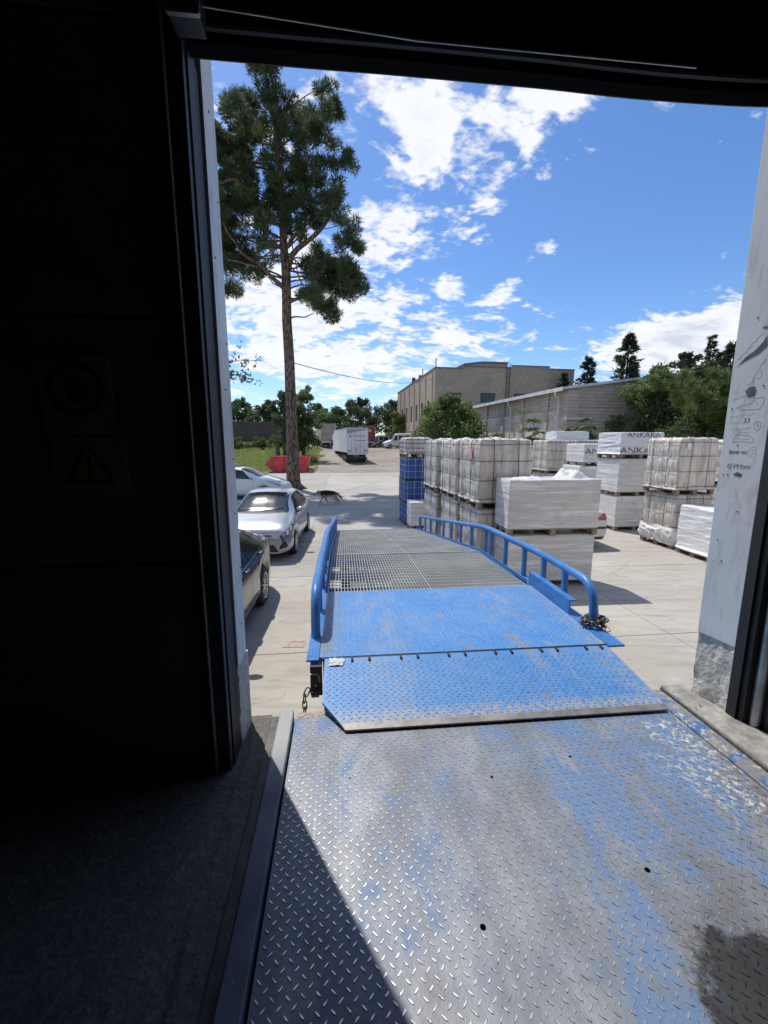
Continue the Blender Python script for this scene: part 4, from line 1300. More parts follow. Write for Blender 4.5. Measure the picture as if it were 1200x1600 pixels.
def rrect(W, D, r, step=0.035):
    """points (x, y, nx, ny, s) round a rounded rectangle, counter-clockwise"""
    out = []
    s = 0.0
    cs = [(W / 2 - r, -D / 2 + r, -90), (W / 2 - r, D / 2 - r, 0), (-W / 2 + r, D / 2 - r, 90), (-W / 2 + r, -D / 2 + r, 180)]
    for k, (cx, cy, a0) in enumerate(cs):
        for j in range(4):
            a = radians(a0 + 90 * j / 3)
            out.append((cx + r * cos(a), cy + r * sin(a), cos(a), sin(a)))
        nx_, ny_, na = cs[(k + 1) % 4]
        a = radians(a0 + 90)
        p0 = Vector((cx + r * cos(a), cy + r * sin(a)))
        p1 = Vector((nx_ + r * cos(radians(na)), ny_ + r * sin(radians(na))))
        m = max(2, int((p1 - p0).length / step))
        for j in range(1, m):
            p = p0 + (p1 - p0) * j / m
            out.append((p.x, p.y, cos(a), sin(a)))
    return out


def pallet_mesh(W, D):
    mb = MB()
    for k in range(5):
        y = -D / 2 + 0.05 + (D - 0.1) * k / 4
        mb.box(-W / 2, W / 2, y - 0.05, y + 0.05, 0.108, 0.13)
    for k in range(3):
        x = -W / 2 + 0.05 + (W - 0.1) * k / 2
        mb.box(x - 0.05, x + 0.05, -D / 2, D / 2, 0.088, 0.1075)
        mb.box(x - 0.05, x + 0.05, -D / 2, D / 2, 0.0, 0.02)
        for j in range(3):
            y = -D / 2 + 0.06 + (D - 0.12) * j / 2
            mb.box(x - 0.049, x + 0.049, y - 0.06, y + 0.06, 0.0205, 0.0875)
    return mb.mesh('pallet', 'wood')


def bundle_mesh(W, D, z0, H, style, seed):
    r = {'tiles': 0.05, 'blocks': 0.012, 'white': 0.025}[style]
    per = rrect(W, D, r, 0.03)
    n = len(per)
    zs = [z0 + (H - z0) * j / 40 for j in range(41)]
    levels = [0.06, 0.36, 0.66, 0.93]

    def fn(i, j):
        x, y, nx_, ny_ = per[i % n]
        z = zs[j]
        h = (z - z0) / (H - z0)
        e = 0.0
        if style == 'tiles':
            u = (x * 1.7 + y * 1.3)
            e += 0.028 * nz(x * 7 + seed, y * 7, z * 0.8) + 0.017 * nz(x * 20, y * 20 + seed, z * 1.8) + 0.006 * nz(x * 45, y * 45, z * 4 + seed)
            waist = min(abs(h - l) for l in levels)
            e += 0.016 * smooth01(waist / 0.12) - 0.008
            if h < 0.07:
                e += 0.035 * (0.07 - h) / 0.07 + 0.03 * nz(x * 12, y * 12, seed)
            e -= 0.02 * smooth01((h - 0.93) / 0.07)
            e += 0.012 * (nz(x * 3.0 + seed, y * 3.0, z * 3))
        elif style == 'blocks':
            e += 0.0035 * nz(x * 1.2 + seed, y * 1.2, z * 24) + 0.004 * nz(x * 2 + seed, y * 2, z * 9 + x)
            e += 0.004 * (nz(x * 3, y * 3 + seed, z * 3))
        else:
            e += 0.011 * nz(x * 1.5 + seed, y * 1.5, z * 15 + (x + y) * 1.5) + 0.008 * nz(x * 5, y * 5 + seed, z * 22)
            e += 0.012 * nz(x * 2.5 + seed, y * 2.5, z * 2.5)
            if h < 0.06:
                e += 0.04 * (0.06 - h) / 0.06
        if h > 0.985:
            e -= 0.012
        return (x + nx_ * e, y + ny_ * e, z)
    mb = MB()
    mb.grid(fn, n, 40, wrap=True)
    base = len(mb.v) - n
    ring = mb.v[base:base + n]
    rings = [base]
    for k, f in enumerate((0.92, 0.75, 0.5, 0.25)):
        vs = []
        for (x, y, z) in ring:
            b = 0.035 if style == 'tiles' else 0.012
            vs.append((x * f, y * f, H + b * (0.5 + nz(x * f * 6 + seed, y * f * 6, 3)) + b * 0.6 * nz(x * f * 16, y * f * 16, seed)))
        st = len(mb.v)
        mb.v += vs
        rings.append(st)
    for a, b in zip(rings, rings[1:]):
        for i in range(n):
            k = (i + 1) % n
            mb.f.append((a + i, a + k, b + k, b + i))
    mb.f.append(tuple(range(rings[-1], rings[-1] + n)))
    return mb.mesh('wrapped_bundle', {'tiles': 'film_tiles', 'blocks': 'film_blocks', 'white': 'film_white'}[style], True if style == 'tiles' else 50)


def ring_strap(W, D, z, seed, dz=0.02, mat='strap', r=0.05, off=0.02):
    per = rrect(W + 2 * off, D + 2 * off, r, 0.12)
    return MB().tube([(x, y, z + dz * nz(x * 2 + seed, y * 2, z)) for x, y, a, b in per], 0.0062, 5, closed=True).mesh('strap', mat)


CACHE = {}


def load(label, x, y, z, yaw, W, D, H, style, seed, group=None, name='wrapped_pallet', pallet=True):
    t = thing(name, label, 'pallet load', (x, y, z), yaw, group)
    z0 = 0.13 if pallet else 0.0
    if pallet:
        k = ('p', round(W, 2), round(D, 2))
        if k not in CACHE:
            CACHE[k] = pallet_mesh(W, D)
        link_mesh('pallet', CACHE[k], t)
    k = (style, round(W, 2), round(D, 2), round(H, 2), seed % 4, pallet)
    if k not in CACHE:
        CACHE[k] = bundle_mesh(W, D, z0, H, style, (seed % 4) * 3.7 + 1)
    b = link_mesh('wrapped_bundle', CACHE[k], t)
    if style == 'tiles':
        for f in (0.06, 0.36, 0.66, 0.93):
            k = ('s', round(W, 2), round(D, 2), round(z0 + (H - z0) * f, 2))
            if k not in CACHE:
                CACHE[k] = ring_strap(W, D, z0 + (H - z0) * f, seed)
            link_mesh('strap', CACHE[k], t)
        e = 0.028
        for fx in (-0.24, 0.22):
            mb = MB()
            mb.tube([(W * fx, -D / 2 - e, z0), (W * fx + .012, -D / 2 - e, (z0 + H) / 2), (W * fx, -D / 2 - e, H - .02), (W * fx, -D / 2 + .01, H + .022), (W * fx, 0, H + .045), (W * fx, D / 2 - .01, H + .022),
                     (W * fx, D / 2 + e, H - .02), (W * fx, D / 2 + e, z0)], 0.0062, 5)
            mb.build('strap', 'strap', t)
        for fy in (-0.2, 0.25):
            mb = MB()
            mb.tube([(-W / 2 - e, D * fy, z0), (-W / 2 - e, D * fy + .01, (z0 + H) / 2), (-W / 2 - e, D * fy, H - .02), (-W / 2 + .01, D * fy, H + .022), (0, D * fy, H + .048), (W / 2 - .01, D * fy, H + .022),
                     (W / 2 + e, D * fy, H - .02), (W / 2 + e, D * fy, z0)], 0.0062, 5)
            mb.build('strap', 'strap', t)
    return t


def crumple(parent, cx, cy, z, rx, ry, h, seed, name='film_crumple'):
    def fn(i, j):
        u, v = i / 22 * 2 - 1, j / 22 * 2 - 1
        d = max(0.0, 1 - (u * u + v * v) ** 0.5)
        e = smooth01(d * 1.3) * (0.65 + 0.7 * nz(u * 2.2 + seed, v * 2.2, 1)) + 0.22 * nz(u * 6, v * 6 + seed, 2) * smooth01(d * 4) + 0.16 * abs(nz(u * 11, v * 11, seed)) * smooth01(d * 4)
        return (cx + u * rx * (1 + .2 * nz(v * 3, seed)), cy + v * ry, z + h * e - 0.008)
    return MB().grid(fn, 22, 22).build(name, 'film_loose', parent, smooth=True)


# --- the large white stack right beside the ramp
t = load('long grey-white film wrapped block pallet, lower one of the pair beside the ramp rail', 3.07, 7.84, 0, 5, 1.68, 0.66, 0.99, 'blocks', 1)
big = load('long white film wrapped block pallet with crumpled film on its top', 3.075, 7.83, 1.0, 5, 1.72, 0.70, 1.02, 'blocks', 2)
crumple(big, 0.42, 0.0, 1.02, 0.40, 0.30, 0.22, 4)
crumple(big, -0.35, 0.02, 1.02, 0.42, 0.25, 0.06, 7)
# --- the row of strapped tile pallets behind it, two high
row = [(2.34, 8.82, 1.10, 1.22), (2.12, 10.20, 1.10, 1.28), (1.84, 11.62, 1.12, 1.30)]
names = ['touching the big white stack', 'in the middle of the row', 'next to the blue crates']
for i, (x, y, W, D) in enumerate(row):
    load('strapped pallet of film covered beige tiles, lower tier, ' + names[i], x, y, 0, 8, W, D, 1.36, 'tiles', i + 1, 'strapped tile pallets')
    up = load('strapped pallet of film covered beige tiles, upper tier, ' + names[i], x - 0.03, y, 1.38, 8, W, D, 1.35, 'tiles', i + 6, 'strapped tile pallets')
    crumple(up, -0.15, -0.1, 1.36, 0.38, 0.5, 0.08, i + 2)
    if i == 0:
        crumple(up, 0.2, 0.2, 1.36, 0.3, 0.35, 0.07, 9)
        MB().grid(lambda a, b: (-0.55 - 0.034 - 0.004 * sin(a), -0.30 + 0.026 * a, 0.98 + 0.07 * b), 6, 3).build('pink_label', 'pink_paper', up, smooth=True)
# --- blue crates, grey strapped load on top


def crate_tier(label, x, y, z, yaw, W, D, H, group, name='crate_pallet'):
    t = thing(name, label, 'crates', (x, y, z), yaw, group)
    mb = MB()
    mb.box(-W / 2 - .02, W / 2 + .02, -D / 2 - .02, D / 2 + .02, 0.0, 0.05)
    mb.build('base', 'black_plastic', t)
    rows = 3
    hh = (H - 0.05) / rows
    for k in range(rows):
        for c in range(2):
            x0 = -W / 2 + c * W / 2 + 0.004
            x1 = x0 + W / 2 - 0.008
            z0 = 0.05 + k * hh
            m = MB()
            m.box(x0 + .015, x1 - .015, -D / 2 + .015, D / 2 - .015, z0, z0 + hh - 0.035)
            m.box(x0, x1, -D / 2, D / 2, z0 + hh - 0.034, z0 + hh - 0.004)
            m.box(x0 + .004, x1 - .004, -D / 2 + .004, D / 2 - .004, z0 + hh * .40, z0 + hh * .46)
            for q_ in range(5):
                xx = x0 + .02 + (x1 - x0 - .04) * q_ / 4
                m.box(xx - .006, xx + .006, -D / 2 + .003, D / 2 - .003, z0 + .01, z0 + hh - .036)
            for q_ in range(6):
                yy = -D / 2 + .02 + (D - .04) * q_ / 5
                m.box(x0 + .003, x1 - .003, yy - .006, yy + .006, z0 + .012, z0 + hh - .037)
            m.build('crate', 'blue_crate', t)
    for k in range(4):
        z0 = 0.10 + (H - .14) * k / 3
        me = MB().tube([(a, b, z0) for a, b, c, d in rrect(W + .02, D + .02, 0.01, 0.3)], 0.006, 4, closed=True).mesh('strap', 'strap_pale')
        link_mesh('strap', me, t)
    for k in range(4):
        xx = -W / 2 + .08 + (W - .16) * k / 3
        MB().tube([(xx, -D / 2 - .012, .03), (xx, -D / 2 - .012, H - .005), (xx, D / 2 + .012, H - .005), (xx, D / 2 + .012, .03)], 0.006, 4).build('strap', 'strap_pale', t)
        yy = -D / 2 + .08 + (D - .16) * k / 3
        MB().tube([(-W / 2 - .012, yy, .03), (-W / 2 - .012, yy, H - .003), (W / 2 + .012, yy, H - .003), (W / 2 + .012, yy, .03)], 0.006, 4).build('strap', 'strap_pale', t)
    return t


for k, nm in enumerate(('bottom', 'second', 'third')):
    crate_tier('netted blue plastic crates beside the strapped row, %s tier of the stack' % nm, 1.05 - 0.02 * (k % 2), 14.05, 0.73 * k, 8, 0.86, 1.1, 0.72, 'blue crate tiers beside the ramp end')
load('short grey strapped load standing on top of the blue crates', 1.05, 14.05, 2.19, 8, 0.88, 1.1, 0.62, 'tiles', 3, None, 'strapped_load')
load('small low white wrapped pallet beside the blue crates', 1.06, 12.95, 0, 8, 0.58, 0.62, 0.86, 'blocks', 3)
# --- farther loads
load('tall strapped tile pallet behind the white stack, lower tier', 7.45, 18.3, 0, 8, 1.35, 1.3, 1.36, 'tiles', 5, 'strapped tile pallets')
load('tall strapped tile pallet behind the white stack, carrying a pale slab pack', 7.42, 18.3, 1.37, 8, 1.40, 1.3, 1.37, 'tiles', 2, 'strapped tile pallets')
load('thin pale slab pack lying on a strapped tile pallet', 8.0, 18.5, 2.76, 8, 1.5, 0.9, 0.36, 'white', 1, None, 'slab_pack', False)
load('strapped tile pallet far behind the lettered block pack, lower tier', 9.4, 20.2, 0, 8, 1.35, 1.3, 1.36, 'tiles', 4, 'strapped tile pallets')
load('strapped tile pallet far behind the lettered block pack, upper tier', 9.4, 20.2, 1.37, 8, 1.35, 1.3, 1.38, 'tiles', 7, 'strapped tile pallets')
# lettered block packs


def lettering(t, W, D, z, size, flip=False):
    text_mesh('lettering', 'ANKARA', size, 'ink', t, (0.02, -D / 2 - 0.006, z), (radians(90 if not flip else -90), 0, radians(0 if not flip else 0)), 0.002, 0.0, 1.35)


F = [7.55, 15.3]
load('white block pack under the lettered pack at the back, bottom tier', F[0], F[1], 0, 8, 1.5, 1.1, 0.92, 'blocks', 1)
load('white block pack under the lettered pack at the back, middle tier', F[0], F[1], 0.93, 8, 1.5, 1.1, 0.92, 'blocks', 3)
f = load('white block pack with large black lettering standing in the back row', F[0] + .1, F[1], 1.86, 8, 1.5, 1.1, 0.76, 'blocks', 2)
lettering(f, 1.5, 1.1, 0.50, 0.27)
G = [7.65, 13.1]
load('white block pack at the bottom of the three high lettered stack', G[0], G[1], 0, 8, 1.36, 1.05, 1.06, 'blocks', 2)
load('white block pack in the middle of the three high lettered stack', G[0] - .02, G[1], 1.07, 8, 1.34, 1.05, 1.12, 'blocks', 1)
g = load('shiny white wrapped block pack with two rows of black letters on top', G[0] - .02, G[1], 2.20, 8, 1.40, 1.08, 0.77, 'white', 3)
lettering(g, 1.4, 1.08, 0.23, 0.27)
lettering(g, 1.4, 1.08, 0.69, 0.20)
# strapped pair on the right
load('strapped tile pallet draped in loose film, under another by the doorway', 7.72, 10.88, 0, 8, 1.0, 1.08, 1.37, 'tiles', 1, 'strapped tile pallets')
dD = load('strapped tile pallet in clear film with a white paper label, upper of the right pair', 7.70, 10.88, 1.39, 8, 1.08, 1.10, 1.38, 'tiles', 8, 'strapped tile pallets')
MB().box(-0.40, -0.28, -0.588, -0.580, 1.12, 1.27).build('paper_label', 'white_plastic', dD)


def drape(parent, W, D, H, seed):
    per = rrect(W + .05, D + .05, 0.06, 0.03)
    n_ = len(per)

    def fn(i, j):
        x, y, a, b = per[i % n_]
        h = j / 16
        lo = 0.10 + 0.06 * nz(x * 3 + seed, y * 3)
        hi = 0.55 + 0.10 * nz(x * 2, y * 2 + seed, 5)
        e = 0.05 * sin(h * pi) + 0.035 * nz(x * 8, y * 8, h * 5 + seed) + 0.02 * nz(x * 18, y * 18, h * 11)
        return (x + a * e, y + b * e, lo + (hi - lo) * h)
    return MB().grid(fn, n_, 16, wrap=True).build('loose_film', 'film_loose', parent, smooth=True)


drape([o for o in scene.objects if o.get('label', '').startswith('strapped tile pallet draped')][0], 1.0, 1.08, 1.37, 2)
load('low glossy white wrapped pallet close to the right jamb', 7.86, 9.58, 0, 3, 1.15, 1.05, 1.18, 'white', 2)
load('strapped tile pallet half hidden by the right jamb, lower tier', 10.75, 13.3, 0, 8, 1.1, 1.2, 1.36, 'tiles', 2, 'strapped tile pallets')
load('strapped tile pallet half hidden by the right jamb, upper tier', 10.75, 13.3, 1.38, 8, 1.12, 1.2, 1.36, 'tiles', 3, 'strapped tile pallets')
for k, nm in enumerate(('bottom', 'second', 'third', 'top')):
    crate_tier('netted blue plastic crates in front of the hedge, %s tier of the stack' % nm, 13.9, 17.6, 0.70 * k, 8, 1.1, 1.1, 0.69, 'blue crate tiers by the hedge')
# ---------------------------------------------------------------- cars: lofted bodies with glass, lamps, wheels


class Car:
    """t runs from the nose (0) to the tail (L); the nose points to -y"""
    def __init__(s, L, top, belt, width, roof_hw, rail_drop, zlow, axles, wr, low_ends=(0.22, 0.25)):
        s.L, s.top, s.belt, s.width, s.roof_hw, s.rail_drop, s.zlow, s.axles, s.wr, s.low_ends = L, top, belt, width, roof_hw, rail_drop, zlow, axles, wr, low_ends
        ts = [0, .006, .015, .03, .05, .08, .11]
        t = .15
        while t < L - .13:
            ts.append(t)
            t += .04
        ts += [L - .11, L - .08, L - .05, L - .03, L - .015, L - .006, L]
        R = wr + .045
        for a in axles:
            ts += [a - R - .001, a - R + .001, a - R + .006, a - R + .02, a + R - .02, a + R - .006, a + R - .001, a + R + .001]
        s.ts = sorted(set(round(t, 4) for t in ts if 0 <= t <= L))

    def low(s, t):
        z = s.zlow
        if t < .5:
            z = s.low_ends[0] + (s.zlow - s.low_ends[0]) * smooth01(t / .5)
        if t > s.L - .5:
            z = s.low_ends[1] + (s.zlow - s.low_ends[1]) * smooth01((s.L - t) / .5)
        R = s.wr + .045
        for a in s.axles:
            if abs(t - a) < R:
                z = max(z, s.wr * 0.98 + sqrt(R * R - (t - a) ** 2))
        return z

    def sec(s, t):
        zt = interp(s.top, t)
        zb = min(interp(s.belt, t), zt - 0.015)
        hw = interp(s.width, t)
        zl = min(s.low(t), zb - 0.08)
        g = smooth01((zt - zb - 0.05) / 0.38)
        ry = hw * 0.80 * (1 - g) + s.roof_hw * g
        zr = zt - (s.rail_drop * g + 0.035 * (1 - g))
        zr = max(zr, zb + 0.004)
        d = zb - zl
        p = [(hw * .93, zl), (hw * .978, zl + min(.07, d * .2)), (hw * .998, zl + d * .36), (hw * .995, zl + d * .66), (hw * .978, zb - min(.06, d * .14)), (hw * .945, zb)]
        for k in (1, 2):
            u = k / 3
            p.append((hw * .945 + (ry - hw * .945) * u + 0.012 * g * sin(u * pi), zb + (zr - zb) * u))
        p += [(ry, zr), (ry * .86, zr + (zt - zr) * .55), (ry * .5, zr + (zt - zr) * .9), (0, zt)]
        return p

    def S(s, t, q, side=1):
        p = s.sec(t)
        i = max(0, min(len(p) - 2, int(q)))
        u = q - i
        a, b = p[i], p[i + 1]
        return Vector((side * (a[0] + (b[0] - a[0]) * u), t - s.L / 2, a[1] + (b[1] - a[1]) * u))

    def Sn(s, t, q, side=1, off=0.0):
        e = 0.012
        q0 = min(max(q, .05), 10.9)
        du = s.S(min(t + e, s.L), q0, side) - s.S(max(t - e, 0), q0, side)
        dv = s.S(t, min(q0 + .08, 11), side) - s.S(t, q0 - .05, side)
        n = du.cross(dv)
        if n.length < 1e-9:
            n = Vector((0, 0, 1))
        n.normalize()
        p = s.S(t, q, side)
        out = Vector((p.x, 0, p.z - 0.6))
        if n.dot(out) < 0:
            n = -n
        return p + n * off

    def body(s, mat, root):
        mb = MB()
        m = len(s.sec(1.0))
        rows = []
        for t in s.ts:
            p = s.sec(t)
            pts = [(x, t - s.L / 2, z) for x, z in p] + [(-x, t - s.L / 2, z) for x, z in p[-2::-1]]
            rows.append(pts)
        k = len(rows[0])
        mb.grid(lambda i, j: rows[j][i], k - 1, len(rows) - 1)
        mb.f.append(tuple(range(k)))
        b = (len(rows) - 1) * k
        mb.f.append(tuple(range(b + k - 1, b - 1, -1)))
        o = mb.build('body', mat, root, smooth=38)
        hw = max(w for _, w in s.width)
        fl = MB()
        R = s.wr + .045
        a0, a1 = s.axles
        fl.box(-hw * .86, hw * .86, a0 + R - s.L / 2, a1 - R - s.L / 2, s.zlow - 0.01, .52)
        fl.box(-hw * .55, hw * .55, 0.12 - s.L / 2, s.L / 2 - .12, s.zlow + .0, .50)
        fl.build('underbody', 'black_plastic', root)
        return o

    def patch(s, root, name, mat, fn, side=1, nu=14, nv=6, off=0.004, thick=True):
        """fn(u, v) -> (t, q)"""
        mb = MB()
        top, bot = [], []
        for j in range(nv + 1):
            for i in range(nu + 1):
                t, q = fn(i / nu, j / nv)
                top.append(s.Sn(t, q, side, off))
        mb.grid(lambda i, j: top[j * (nu + 1) + i], nu, nv)
        return mb.build(name, mat, root, smooth=60)

    def across(s, root, name, mat, t0, t1, qmin, off=0.004, bow=0.0, nu=24, nv=8):
        """pane that spans both sides between stations t0 and t1"""
        mb = MB()
        pts = []
        for j in range(nv + 1):
            for i in range(nu + 1):
                u = i / nu * 2 - 1
                q = 11 - (11 - qmin) * abs(u)
                t = t0 + (t1 - t0) * j / nv + bow * u * u
                pts.append(s.Sn(min(max(t, 0), s.L), q, 1 if u >= 0 else -1, off))
        mb.grid(lambda i, j: pts[j * (nu + 1) + i], nu, nv)
        return mb.build(name, mat, root, smooth=60)

    def face_t(s, y, z, rear=False):
        """station where the nose (or tail) surface reaches lateral y at height z"""
        for k in range(140):
            t = k * 0.006
            tt = s.L - t if rear else t
            p = s.sec(tt)
            zmax = p[-1][1]
            if zmax < z or p[0][1] > z + .02:
                continue
            w = 0
            for a, b in zip(p, p[1:]):
                lo, hi = sorted((a[1], b[1]))
                if lo - 1e-6 <= z <= hi + 1e-6:
                    u = 0 if abs(b[1] - a[1]) < 1e-6 else (z - a[1]) / (b[1] - a[1])
                    w = max(w, a[0] + (b[0] - a[0]) * u)
            if w >= abs(y):
                return tt
        return s.L - .8 if rear else .8

    def face(s, root, name, mat, quad, rear=False, off=0.006, nu=10, nv=5):
        """quad: 4 corners (y, z): bottom-left, bottom-right, top-right, top-left"""
        mb = MB()
        (a, b, c, d) = [Vector(p) for p in quad]
        pts = []
        for j in range(nv + 1):
            for i in range(nu + 1):
                u, v = i / nu, j / nv
                p = (a * (1 - u) + b * u) * (1 - v) + (d * (1 - u) + c * u) * v
                t = s.face_t(p.x, p.y, rear)
                pts.append((p.x, t - s.L / 2 + (off if rear else -off), p.y))
        mb.grid(lambda i, j: pts[j * (nu + 1) + i], nu, nv)
        return mb.build(name, mat, root, smooth=60)


def wheel_parts(root, x, y, r, side, spokes=7, w=0.20):
    Mw = Matrix.Translation((x, y, r)) @ Matrix.Rotation(radians(90 * side), 4, 'Y')
    ri = r * 0.66
    ty = MB().lathe([(ri, -w / 2 + .01), (r - .03, -w / 2), (r, -w / 2 + .03), (r, w / 2 - .03), (r - .03, w / 2), (ri + .012, w / 2 - .002), (ri, w / 2 - .03)], 30, Mw).build('tyre', 'tyre', root, smooth=45)
    MB().lathe([(0.02, -w / 2), (ri, -w / 2 + .01), (ri - .002, w / 2 - .09), (0.02, w / 2 - .085)], 26, Mw).build('brake_drum', 'black_plastic', ty)
    rim = MB()
    rim.lathe([(ri - .022, w / 2 - .06), (ri, w / 2 - .03), (ri + .004, w / 2 + .001), (ri - .018, w / 2 - .006), (ri - .022, w / 2 - .06)], 30, Mw)
    for k in range(spokes):
        a = 2 * pi * k / spokes
        p0 = Mw @ Vector((0.03 * cos(a), 0.03 * sin(a), w / 2 - .02))
        p1 = Mw @ Vector(((ri - .012) * cos(a), (ri - .012) * sin(a), w / 2 - .012))
        rim.beam(p0, p1, 0.045 if spokes < 9 else 0.022, 0.018, Mw.to_3x3() @ Vector((0, 0, 1)))
    rim.lathe([(0.05, w / 2 - .05), (0.055, w / 2 - .012), (0.03, w / 2 - .002), (0.005, w / 2)], 14, Mw)
    rim.build('rim', 'rim_alloy', ty, smooth=35)


def mirror(root, c, t, mat, side, z=None):
    p = c.S(t, 5.0, side)
    z = z or p.z + .04
    mb = MB()
    cx, cy = p.x + side * 0.10, p.y
    rows = []
    for j in range(7):
        a = -pi / 2 + pi * j / 6
        rows.append([(cx + side * .105 * cos(a) * cos(2 * pi * i / 12), cy + .055 * sin(a) * 1.0 + 0.0, z + .07 + .065 * cos(a) * sin(2 * pi * i / 12)) for i in range(12)])
    mb.grid(lambda i, j: rows[j][i % 12], 12, 6, wrap=True)
    o = mb.build('mirror', mat, root, smooth=60)
    MB().beam((p.x - side * .03, p.y, z), (cx, cy, z + .03), 0.05, 0.03).build('mirror_arm', 'black_plastic', o)


def common(c, root, paint, glass_t, wins, mir_t, seams, handles, spokes=7):
    c.body(paint, root)
    hw = max(w for _, w in c.width)
    for a in c.axles:
        for s in (-1, 1):
            wheel_parts(root, s * (hw - .105), a - c.L / 2, c.wr, s, spokes)
    ws = c.across(root, 'windscreen', 'car_glass', glass_t[0], glass_t[1], 8.12, 0.004, 0.10)
    for k in (-1, 1):
        pts = []
        for i in range(9):
            u = (-.72 + .66 * i / 8) if k < 0 else (-.02 + .66 * i / 8)
            pts.append(c.Sn(glass_t[0] + .05 + .10 * u * u + .012 * i, 11 - 2.88 * abs(u), 1 if u >= 0 else -1, 0.012))
        MB().tube(pts, 0.006, 5).build('wiper', 'black_rubber', ws)
    c.across(root, 'rear_window', 'car_glass', glass_t[2], glass_t[3], 8.3, 0.004, -0.05)
    for s in (-1, 1):
        for (b0, r0, b1, r1) in wins:
            c.patch(root, 'side_window', 'car_glass', lambda u, v, b0=b0, r0=r0, b1=b1, r1=r1: ((b0 + (r0 - b0) * v) * (1 - u) + (b1 + (r1 - b1) * v) * u, 5.12 + 2.7 * v), s, 12, 8, 0.004)
        mirror(root, c, mir_t, paint, s)
        for t in seams:
            c.patch(root, 'door_seam', 'black_plastic', lambda u, v, t=t: (t + .009 * u, .6 + 4.3 * v), s, 1, 12, 0.0015)
        for t in handles:
            p = c.Sn(t, 4.3, s, 0.016)
            MB().box(p.x - .012, p.x + .012, p.y - .08, p.y + .08, p.z - .015, p.z + .012).build('door_handle', paint, root, bevel=0.006)
        c.patch(root, 'sill_trim', 'black_plastic', lambda u, v: (c.axles[0] + c.wr + .10 + (c.axles[1] - c.axles[0] - 2 * c.wr - .2) * u, .08 + .5 * v), s, 16, 2, 0.004)


def make_hatch(paint):
    c = Car(4.0, [(0, .60), (.03, .69), (.10, .765), (.30, .85), (.65, .935), (.95, 1.01), (1.35, 1.24), (1.72, 1.40), (2.1, 1.455), (2.7, 1.44), (3.2, 1.37), (3.55, 1.27), (3.8, 1.02), (3.93, .80), (4.0, .62)],
            [(0, .55), (.1, .70), (.4, .79), (.9, .885), (1.4, .92), (2.4, .95), (3.3, 1.0), (3.7, .98), (4.0, .58)],
            [(0, .60), (.03, .66), (.10, .735), (.25, .80), (.5, .838), (1.2, .847), (2.8, .847), (3.5, .83), (3.85, .76), (4.0, .66)], .575, .085, .21, (.80, 3.35), .295)
    return c


def silver_hatch(name, label, loc, yaw, paint='paint_silver'):
    c = make_hatch(paint)
    r = thing(name, label, 'car', loc, yaw)
    common(c, r, paint, (.93, 1.76, 3.25, 3.74), [(1.22, 1.68, 2.42, 2.40), (2.50, 2.48, 3.30, 3.12)], 1.30, [1.22, 2.45, 3.18], [2.25, 3.05], 8)
    for s in (-1, 1):
        h = c.patch(r, 'headlight', 'black_plastic', lambda u, v: (.02 + .78 * u, 2.95 + 1.75 * u + (2.75 - 2.0 * u) * v), s, 18, 6, 0.004)
        c.patch(h, 'headlight_lens', 'lamp_clear', lambda u, v: (.035 + .70 * u, 3.15 + 1.6 * u + (2.35 - 1.75 * u) * v), s, 18, 6, 0.009)
        for k_ in (.13, .30):
            p = c.Sn(k_, 4.1 + k_, s, 0.012)
            MB().lathe([(.004, -.05), (.05, -.04), (.055, .0), (.03, .012), (.004, .016)], 14, Matrix.Translation(p) @ Matrix.Rotation(radians(90 + 0), 4, 'X') @ Matrix.Rotation(radians(20 * s), 4, 'Y')).build('projector', 'chrome', h, smooth=40)
        c.face(r, 'fog_lamp_recess', 'black_plastic', [(s * .56, .30), (s * .76, .34), (s * .70, .50), (s * .60, .40)], off=0.008)
        c.face(r, 'tail_lamp', 'lamp_red', [(s * .55, .80), (s * .72, .80), (s * .66, 1.05), (s * .55, 1.05)], True, 0.008)
    c.face(r, 'lower_grille', 'black_plastic', [(-.56, .25), (.56, .25), (.46, .41), (-.46, .41)], off=0.010, nu=20)
    c.face(r, 'lower_spoiler', paint, [(-.60, .205), (.60, .205), (.62, .245), (-.62, .245)], off=0.022, nu=20)
    c.across(r, 'cowl', 'black_plastic', .86, .93, 8.3, 0.003, .12)
    c.face(r, 'upper_grille', 'black_plastic', [(-.42, .60), (.42, .60), (.40, .635), (-.40, .635)], off=0.008, nu=20)
    e = c.face(r, 'badge', 'chrome', [(-.06, .60), (.06, .60), (.06, .68), (-.06, .68)], off=0.014)
    c.face(r, 'number_plate', 'white_plastic', [(-.26, .43), (.26, .43), (.26, .54), (-.26, .54)], off=0.018)
    p = c.Sn(1.78, 9.6, 1, 0.006)
    sk = c.patch(r, 'windscreen_sticker', 'strap_pale', lambda u, v: (1.74 + .06 * u, 8.5 + .5 * v), 1, 3, 3, 0.008)
    for s in (-1, 1):
        c.patch(r, 'bonnet_seam', 'black_plastic', lambda u, v: (.10 + .76 * u, 7.0 + .5 * u + .05 * v), s, 16, 1, 0.002)
    c.face(r, 'bumper_seam', 'black_plastic', [(-.58, .682), (.58, .682), (.58, .690), (-.58, .690)], off=0.004, nu=20, nv=1)
    MB().tube([c.S(3.1, 11) + Vector((0, 0, 0)), c.S(3.1, 11) + Vector((0, .10, .16))], 0.005, 6).build('antenna', 'black_plastic', r)
    return r


silver_hatch('hatchback_car', 'silver hatchback with clear headlights parked facing the warehouse', (-3.05, 11.05, 0), 3.5)

